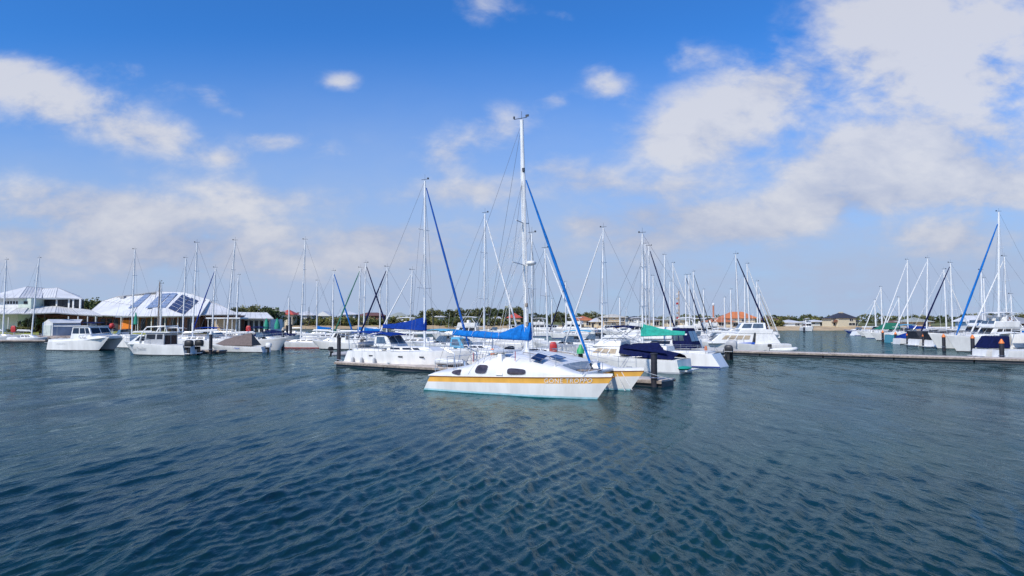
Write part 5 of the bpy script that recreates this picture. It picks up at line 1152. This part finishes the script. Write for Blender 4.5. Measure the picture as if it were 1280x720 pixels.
HS = [('cream two storey house with broad pale hip roof, left of the red roof', 317, 349, 300, 384.5, 390, dict(st=2, roof=rc, walls=wcr, ver=True)),
 ('small house with bright red tiled roof on the left shore', 348, 366, 335, 386.5, 393, dict(roof=rr_, walls=wcr)),
 ('dark brown roofed house just right of the red roof', 362, 376, 350, 390, 395, dict(roof=rbn, walls=wbr)),
 ('pale grey double roofed house left of the small pointed pine', 369, 391, 345, 388.5, 394, dict(roof=rw, walls=wwh)),
 ('white roofed house with stepped gables right of the small pointed pine', 394, 413, 350, 389, 395, dict(roof=rw, walls=wwh, gable=True)),
 ('white angular modern house behind the crossing furled sails', 424, 444, 360, 389, 393, dict(roof=rw, walls=wwh, st=2)),
 ('long brown roofed brick house behind the shrubs', 446, 480, 365, 390.5, 394.5, dict(roof=rbn, walls=wbr)),
 ('house with pale green grey roof left of the royal blue sail', 484, 510, 360, 390.5, 396, dict(roof=rgn, walls=wwh)),
 ('white flat roofed house in the trees right of the royal blue sail', 540, 556, 372, 394, 396, dict(roof=rw, walls=wwh)),
 ('pale pavilion with white hip roof in front of the dense wood', 608, 634, 345, 395.5, 400, dict(roof=rw, walls=wwh, ver=True)),
 ('brick and terracotta two storey house behind the blue sail cover', 634, 652, 350, 391, 397, dict(roof=rr_, walls=wtan, st=2)),
 ('house with orange tiled roof behind the blue forestay', 717, 742, 300, 394.5, 400, dict(roof=ro, walls=wcr)),
 ('low house with white roof between orange roof and tan house', 738, 756, 295, 397, 402, dict(roof=rw, walls=wcr)),
 ('tan two storey house with dark openings and pale hip roof', 752, 783, 290, 392.5, 396.5, dict(roof=rc, walls=wtan, st=2, ver=True)),
 ('dark roofed modern house right of the tan two storey house', 784, 806, 300, 395, 398, dict(roof=rd, walls=wwh, st=2)),
 ('low house with grey roof behind the clustered masts', 806, 826, 290, 396, 400, dict(roof=rg, walls=wcr)),
 ('house with wide grey green roof behind the beige flag mast', 832, 862, 285, 394.5, 400, dict(roof=rgn, walls=wcr)),
 ('low long house with bright orange roof, left of the big orange roofed house', 886, 918, 280, 397, 402, dict(roof=ro, walls=wcr)),
 ('large house with tall orange tiled hip roof in the middle right', 905, 946, 285, 389.5, 397.5, dict(roof=ro, walls=wcr, st=2)),
 ('brown red roofed house at the point behind the short masts', 955, 976, 288, 395.5, 400, dict(roof=rbn, walls=wtan)),
 ('long low white beach house nearest the brown red roof', 978, 1004, 290, 399.5, 403, dict(roof=rw, walls=wwh, ver=True)),
 ('white beach house with two levels, left of the dark roofed house', 1012, 1034, 292, 399.5, 402, dict(roof=rw, walls=wwh, st=1)),
 ('grey green barrel like roofed shed behind the right marina', 1137, 1166, 250, 396.5, 402, dict(roof=rgn, walls=wtan)),
 ('low brown roofed house behind the straight mast at right', 1118, 1138, 262, 400, 403, dict(roof=rbn, walls=wbr)),
 ('brown gable house with white edges near the right picture edge', 1250, 1272, 150, 394, 406, dict(roof=rg, walls=wbr, gable=True)),
 ('long house with grey roof cut by the right picture edge', 1262, 1312, 165, 396, 404, dict(roof=rg, walls=wbr)),
 ('white rounded roof hall behind the flybridge boats at right', 1218, 1254, 180, 394, 402, dict(roof=rw, walls=wwh, gable=True))]
for lb, a, b, Y, yr, ye, kw in HS: house(lb, a, b, Y, yr, ye, **kw)
# dark roofed two storey house on the point
hr = empty('house', (gx(1058, 281), 286, 0), R(12), 'cream two storey house with dark stepped hip roof on the sandy point', 'house', 'houses along the shore')
z0 = 1.6; Yh = 281; ze = zat(397.5, Yh); zr = zat(391, Yh); zm = (z0 + ze) / 2
MB().box((0, 0, (z0 - .6 + ze) / 2), (8.5, 8, ze - z0 + .6)).box((-4.4, .8, (z0 - .6 + ze) / 2), (3.4, 6, ze - z0 + .6)).box((5.2, 1, (z0 - .6 + zm) / 2), (4, 6, zm - z0 + .6)).build('wall', wcr, hr)
r = MB(); hip(r, .3, 0, 8.6, 8, ze, zr + .2, rl=1.5); hip(r, -4.2, .8, 4.6, 6, ze - .1, zr - 1.4, rl=.5); hip(r, 5.5, 1, 4.2, 6, zm + .3, zm + 1.8, rl=.5); r.build('roof', rd, hr)
MB().box((.3, 0, zr + .2), (1.8, .8, .5)).build('roof_lantern', wcr, hr)
wnd(hr, -5.4, -3.2, z0 + .3, zm - .2, -2.25); wnd(hr, -5.4, -3.2, zm + .4, ze - .5, -2.25); wnd(hr, .8, 3.9, z0 + .4, zm - .3, -4.02); wnd(hr, 1.2, 2.9, zm + .4, ze - .3, -4.02); wnd(hr, 4, 6.4, z0 + .3, zm - .5, -2.05)
MB().box((-4.4, -3.0, zm + .1), (3.4, 1.5, .15)).box((-4.4, -3.7, zm + .6), (3.4, .06, .9)).build('balcony', wbr, hr)

# ------------------------------------------------------------------ clubhouse on the left
def poly(mb, pts, mi=0, th=.14):    # roof facet from (px, py, Y)
    p = [at(*q) for q in pts]; mb.plate(p, th, mi, out=(0, -.6, 1))
    for a, b in zip(p, p[1:] + p[:1]): mb.tube([a + Vector((0, -.04, .12)), b + Vector((0, -.04, .12))], .07, 5, mi=1)
    a, b, c_, d_ = p[0], p[1], p[-2], p[-1]
    for k in range(1, 7):      # sheet seams
        mb.tube([a.lerp(b, k / 7) + Vector((0, -.03, th + .02)), (d_.lerp(c_, k / 7) if len(p) == 4 else d_) + Vector((0, -.03, th + .02))], .022, 4, mi=1) if len(p) == 4 else None
    return mb
cl = empty('clubhouse', (gx(50, 150), 150, 1.2), 0, 'two storey pale green clubhouse with white stepped roofs at the left', 'clubhouse'); off = -cl.location
def wl(mb, name, mt, par, bev=0):
    mb.v = [tuple(Vector(v) + off) for v in mb.v]; return mb.build(name, mt, par)
X_ = lambda px, Y: gx(px, Y)
def wbox(mb, px0, px1, Y, dpt, z0, z1, mi=0): x0, x1 = X_(px0, Y), X_(px1, Y); mb.box(((x0 + x1) / 2, Y + dpt / 2, (z0 + z1) / 2), (x1 - x0, dpt, z1 - z0), mi)
Yc = 146; zt = zat(374, Yc); zl = zat(395, Yc - 6)
m = MB(); wbox(m, -30, 22, Yc - 5, 12, 1.0, zt); wl(m, 'wall', wwh, cl)
m = MB(); wbox(m, 22, 38, Yc - 5, 12, 1.0, zt - .02); wl(m, 'side_wall', wgr, cl)
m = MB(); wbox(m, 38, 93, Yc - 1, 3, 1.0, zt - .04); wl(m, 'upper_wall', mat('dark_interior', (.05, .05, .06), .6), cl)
m = MB(); wbox(m, 10, 112, Yc - 3.2, 1, 1.0, zl + .3); wl(m, 'lower_wall', wbr, cl)
for k in range(5):
    m = MB(); wbox(m, 4.5 + k * 3.6, 6.3 + k * 3.6, Yc - 5.12, .15, zat(380, Yc - 5), zat(376.5, Yc - 5)); wl(m, 'window', glass, cl)
m = MB(); wbox(m, 28.5, 33, Yc - 5.12, .15, zat(380, Yc - 5), zat(376.5, Yc - 5)); wl(m, 'window', glass, cl)
for a, b in ((38.5, 47.5), (50, 57.5), (58.5, 68.5), (71, 77.5), (78.5, 84.5), (85.5, 89.5), (91.5, 98)):
    m = MB(); wbox(m, a, b, Yc - 1.1, .15, zat(383.5, Yc - 1), zat(375, Yc - 1)); w1 = wl(m, 'window', glassb if a < 50 else glass, cl)
for a in (48.7, 69.7, 85, 90.5, 99):
    m = MB(); wbox(m, a - .9, a + .9, Yc - 1.3, .3, zat(386, Yc), zt); wl(m, 'column', wwh, cl)
for a in (10, 85, 97, 109, 119):
    m = MB(); wbox(m, a - .35, a + .35, Yc - 8.5, .2, 1, zat(395.5, Yc - 8.5)); wl(m, 'post', wwh, cl)
for a in (13, 30, 95, 104):
    m = MB(); wbox(m, a, a + 5, Yc - 3.3, .15, 1.4, zat(399, Yc - 3)); wl(m, 'window', glass, cl)
# roofs
m = MB(); poly(m, [(-34, 375, Yc - 6), (24, 373, Yc - 6), (34, 359, Yc + 2), (24, 361.5, Yc + 2)]); poly(m, [(24, 373, Yc - 6), (52, 373.5, Yc - 3), (56, 361, Yc + 5), (34, 359, Yc + 2)])
poly(m, [(-34, 375, Yc - 6), (24, 361.5, Yc + 2), (34, 359, Yc + 2), (20, 366, Yc + 14)]); poly(m, [(34, 359, Yc + 2), (56, 361, Yc + 5), (60, 369, Yc + 14), (25, 369, Yc + 14)]); wl(m, 'upper_roof', [rw, rg], cl)
m = MB(); poly(m, [(44, 373.2, Yc - 2), (69.5, 373, Yc - 2.5), (72, 360.5, Yc + 4), (54, 361.5, Yc + 4)]); poly(m, [(69.5, 373, Yc - 2.5), (103.5, 374.5, Yc - 1), (72, 360.5, Yc + 4)]); poly(m, [(103.5, 374.5, Yc - 1), (100, 371, Yc + 12), (72, 360.5, Yc + 4)]); poly(m, [(72, 360.5, Yc + 4), (100, 371, Yc + 12), (50, 371, Yc + 12), (54, 361.5, Yc + 4)]); wl(m, 'upper_roof', [rw, rg], cl)
m = MB(); poly(m, [(-30, 393, Yc - 9), (11, 393, Yc - 9), (22, 386, Yc - 5), (-30, 386, Yc - 5)]); poly(m, [(11, 393, Yc - 9), (30, 392.5, Yc - 9), (35, 385.5, Yc - 5), (22, 386, Yc - 5)]); poly(m, [(27, 393, Yc - 9.2), (69, 391.5, Yc - 9.2), (71, 383.5, Yc - 1.2), (36, 384, Yc - 3)])
poly(m, [(69, 391.5, Yc - 9.2), (98, 393.8, Yc - 8), (88, 386, Yc - 1.2), (71, 383.5, Yc - 1.2)]); poly(m, [(98, 393.8, Yc - 8), (128, 395.5, Yc - 8), (112, 388, Yc - 1), (88, 385.5, Yc - 1.2)]); wl(m, 'lower_roof', [rw, rg], cl)
# white shed and long grey boat shed in front
sd_ = empty('boat_shed', (gx(60, 131), 131, 1.0), 0, 'small white gabled shed at the waterside with grey tarpaulin side, below the clubhouse', 'shed'); off = -sd_.location
x0, x1 = X_(53, 130), X_(66, 130); zz1, zz2 = zat(404, 130), zat(399.5, 130); xr = X_(109, 136)
m = MB().add([(x0, 130, .9), (x1, 130, .9), (x1, 130, zz1), ((x0 + x1) / 2, 130, zz2), (x0, 130, zz1), (x0, 137, .9), (xr, 137, .9), (xr, 137, zz1), ((x0 + x1) / 2 + (xr - x1), 137, zz2), (x0, 137, zz1)], [(0, 1, 2, 3, 4), (0, 4, 9, 5), (3, 8, 9, 4)]); wl(m, 'front_wall', wwh, sd_)
m = MB().add([(x1, 130, .9), (xr, 134, .9), (xr, 134, zz1), (x1, 130, zz1)], [(0, 1, 2, 3)]); wl(m, 'side_wall', mat('tarpaulin_grey', (.38, .40, .45), .7, var=.1, vscale=.8, bump=.05, bscale=.7), sd_)
m = MB().plate([(x1 + .1, 129.9, zz1), (xr, 133.8, zz1), (xr - 1, 136, zz2), ((x0 + x1) / 2, 130, zz2)], .08, out=(0, -.5, 1)); wl(m, 'roof', rw, sd_)
m = MB().box(((x0 + x1) / 2, 129.93, 2.0), (1.4, .08, 2.1)); wl(m, 'door', mat('door_pale_green', (.62, .68, .62), .6), sd_)
# ------------------------------------------------------------------ low hall with solar panels
hl = empty('hall', (gx(200, 150), 150, 1.2), 0, 'long low brick hall with white folded roofs and solar panels', 'hall'); off = -hl.location
Yh = 142
m = MB(); wbox(m, 112, 246, Yh + 1, 14, 1.0, zat(396.5, Yh)); wbox(m, 246, 296, Yh + 4, 14, 1.0, zat(394, Yh + 3)); wl(m, 'wall', wbr, hl)
rng2 = random.Random(4)
for i, a in enumerate((116, 126, 134, 142, 168, 176, 184, 192, 203, 214, 224, 234)):
    m = MB(); wbox(m, a, a + 5.5, Yh + .92, .12, 1.3, zat(398.5, Yh)); wl(m, 'window', glass if i % 3 else mat('dark_interior', (.05, .05, .06)), hl)
for a in (250, 258, 266, 274, 282, 289):
    m = MB(); wbox(m, a, a + 5.5, Yh + 3.9, .12, 1.3, zat(397.5, Yh)); wl(m, 'window', glass, hl)
m = MB(); wbox(m, 152, 166, Yh + .2, .1, 2.2, zat(400, Yh)); wl(m, 'orange_banner', mat('orange_banner', (.85, .25, .03), .8), hl)
for a in (120, 151, 172, 189, 206, 222, 240): 
    m = MB(); wbox(m, a - .4, a + .4, Yh - 1.2, .2, 1, zat(396, Yh - 1.2)); wl(m, 'post', wwh, hl)
Yf, Yr = Yh - 2, Yh + 9
m = MB()
poly(m, [(107, 394.5, Yf + 3), (165, 396, Yf), (172, 383, Yf + 5), (128, 377, Yr)]) 
poly(m, [(113, 386, Yr), (165, 396, Yf + .2), (178, 372, Yr), (150, 370.5, Yr + 2)]) if 0 else None
poly(m, [(128, 377, Yr), (172, 383, Yf + 5), (182, 369.5, Yr), (146, 371.5, Yr)])
poly(m, [(160, 396.2, Yf), (246, 396.2, Yf), (242, 368, Yr), (182, 369, Yr)])
poly(m, [(188, 396.2, Yf - .3), (250, 395.5, Yf - .3), (263, 375.5, Yf + 6.5), (230, 366.2, Yr - .2), (196, 365.2, Yr - .2)])
poly(m, [(246, 394.4, Yf + 1), (301, 394, Yf + 4), (268, 379, Yr - 2), (257, 375.5, Yf + 6.4)])
poly(m, [(196, 365.2, Yr - .1), (230, 366.2, Yr - .1), (300, 393.5, Yr + 8), (180, 390, Yr + 12), (107, 392, Yr + 8), (146, 371.5, Yr)])
wl(m, 'roof', [rw, rg], hl)
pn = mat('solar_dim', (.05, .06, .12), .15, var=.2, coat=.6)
def facet_plane(pts): p = [at(*q) for q in pts]; n = (p[1] - p[0]).cross(p[2] - p[0]).normalized(); return p[0], n
def onplane(pl, px, py, lift=.22):
    d = ray(px, py); o_ = Vector((0, 0, CAMZ)); p0, n = pl; t = (p0 - o_).dot(n) / d.dot(n); n = n if n.z > 0 else -n; return o_ + d * t + n * lift
pl = facet_plane([(188, 396.2, Yf - .3), (250, 395.5, Yf - .3), (196, 365.2, Yr - .2)]); pl2 = facet_plane([(160, 396.2, Yf), (246, 396.2, Yf), (182, 369, Yr)])
pn_sky = mat('solar_sky_sheen', (.26, .33, .47), .2, var=.15, coat=.4)  # paler base colour: the sky's reflection painted into these arrays
for P4, plx, mt in (([(160.5, 386.5), (171.5, 385), (190, 367.8), (182, 368.8)], pl2, pn_sky), ([(182, 386.5), (196, 385.2), (214, 367.5), (201, 368.8)], pl, pn_sky), ([(198, 386.3), (206.5, 385.8), (222, 367.8), (215, 367.4)], pl, pn_sky),
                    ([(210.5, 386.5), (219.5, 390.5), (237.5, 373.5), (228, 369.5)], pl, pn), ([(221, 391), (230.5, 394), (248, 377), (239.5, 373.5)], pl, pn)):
    q = [onplane(plx, *p) for p in P4]; m = MB().plate(q, .06, out=(0, -.6, 1)); s1 = wl(m, 'solar_array', mt, hl)
    f = MB()
    for k in range(1, 5):
        t = k / 5; a_ = q[0].lerp(q[3], t); b_ = q[1].lerp(q[2], t); f.tube([a_ + Vector((0, -.03, .06)), b_ + Vector((0, -.03, .06))], .022, 4)
    o = wl(f, 'panel_joint', alu, s1)
m = MB(); wbox(m, 148.5, 153.5, Yr - 1, 1.5, zat(373, Yr), zat(370, Yr)); wl(m, 'roof_vent', rg, hl)
# cafe canopy right of the hall, low pale structures and green umbrella
cf = empty('cafe_terrace', (gx(285, 134), 134, 1.0), 0, 'white flat canopied terrace in front of the hall end', 'terrace'); off = -cf.location
m = MB(); wbox(m, 257, 300, 133, 4, zat(398.5, 133), zat(396.8, 133)); wl(m, 'canopy', rw, cf)
for a in (260, 270, 280, 290, 299):
    m = MB(); wbox(m, a - .3, a + .3, 133.2, .15, 1.0, zat(398, 133)); wl(m, 'post', wwh, cf)
m = MB(); wbox(m, 268, 296, 136.5, 2, 1.0, zat(398, 136)); wl(m, 'back_wall', wtan, cf)
lo = empty('marina_office', (gx(318, 150), 150, 1.0), 0, 'low white roofed marina building behind the leaning mast', 'building'); off = -lo.location
m = MB(); wbox(m, 296, 338, 150, 8, 1.0, zat(399, 150)); wl(m, 'wall', wwh, lo)
m = MB(); poly(m, [(290, 398.5, 148), (342, 399, 148), (334, 391.5, 154), (298, 391, 154)]); wl(m, 'roof', [rw, rg], lo)
for k in range(6):
    m = MB(); wbox(m, 299 + k * 6.5, 303 + k * 6.5, 149.9, .1, 1.4, zat(401, 150)); wl(m, 'window', glass, lo)
for px, Y, lb in ((333, 134, 'closed green umbrella, left of two on the quay'), (346.5, 133, 'closed green umbrella, right of two on the quay')):
    u_ = empty('umbrella', (gx(px, Y), Y, 1.0), 0, lb, 'umbrella'); MB().tube([(0, 0, 0), (0, 0, 3.2)], .04, 6).build('pole', white, u_); MB().tube([(0, 0, 1.3), (0, 0, 2.2), (0, 0, 3.4)], [.55, .5, .08], 10).build('canopy', mat('umbrella_green', (.02, .28, .18), .8), u_)
u_ = empty('umbrella', (gx(119.5 + 50, 136), 136, 1.0), 0, 'closed dark green umbrella by the tall mast before the hall', 'umbrella'); MB().tube([(0, 0, 0), (0, 0, 3.6)], .04, 6).build('pole', white, u_); MB().tube([(0, 0, 2.2), (0, 0, 3), (0, 0, 4.6)], [.4, .35, .08], 10).build('canopy', mat('umbrella_green', (.02, .28, .18)), u_)
# coloured flags mast and orange pole in the middle distance
fl = empty('flag_mast', (gx(849, 125), 125, 0), 0, 'thick beige mast hung with small red and white signal flags', 'flag mast')
MB().tube([(0, 0, .3), (0, 0, zat(364, 125))], [.14, .10], 8).build('pole', mat('mast_tan', (.50, .36, .26), .6), fl)
for k in range(6):
    z_ = zat(366 + k * 6, 125); MB().plate([(-.2, -.25, z_), (-.6, -.3, z_ - .05), (-.6, -.3, z_ - .4), (-.2, -.25, z_ - .4)], .02, out=(0, -1, 0)).build('flag', [cwhite, beige, red, cwhite, beige, red][k], fl)
op = empty('marker_pole', (gx(892, 150), 150, 0), 0, 'orange brown marker pole with pale top in front of the orange roofs', 'pole')
MB().tube([(0, 0, 0), (0, 0, zat(382, 150))], .2, 8).build('shaft', mat('pole_orange', (.50, .20, .12), .6), op); MB().ell((0, 0, zat(380.5, 150)), (.3, .3, .35), 8, 6).build('cap', cwhite, op)
# life buoy case on the quay and people-sized quay clutter
for px, Y, lb, mt in ((311, 128, 'red lifebuoy case behind the brown tent boat', red), (17.5, 129, 'red covered rescue post by the left lawn', red)):
    o = empty('rescue_post', (gx(px, Y), Y, .8), 0, lb, 'rescue post'); MB().tube([(0, 0, 0), (0, 0, 1.8)], .06, 6).build('post', white, o); MB().ell((0, -.1, 1.5), (.5, .2, .7), 10, 8, pw=.7).build('case', mt, o)
pontoon('left marina walkway pontoon behind the left group of boats', Vector((gx(-40, 118), 118, 0)), 62, 2.4, d=Vector((1, 0, 0)), z=.5)
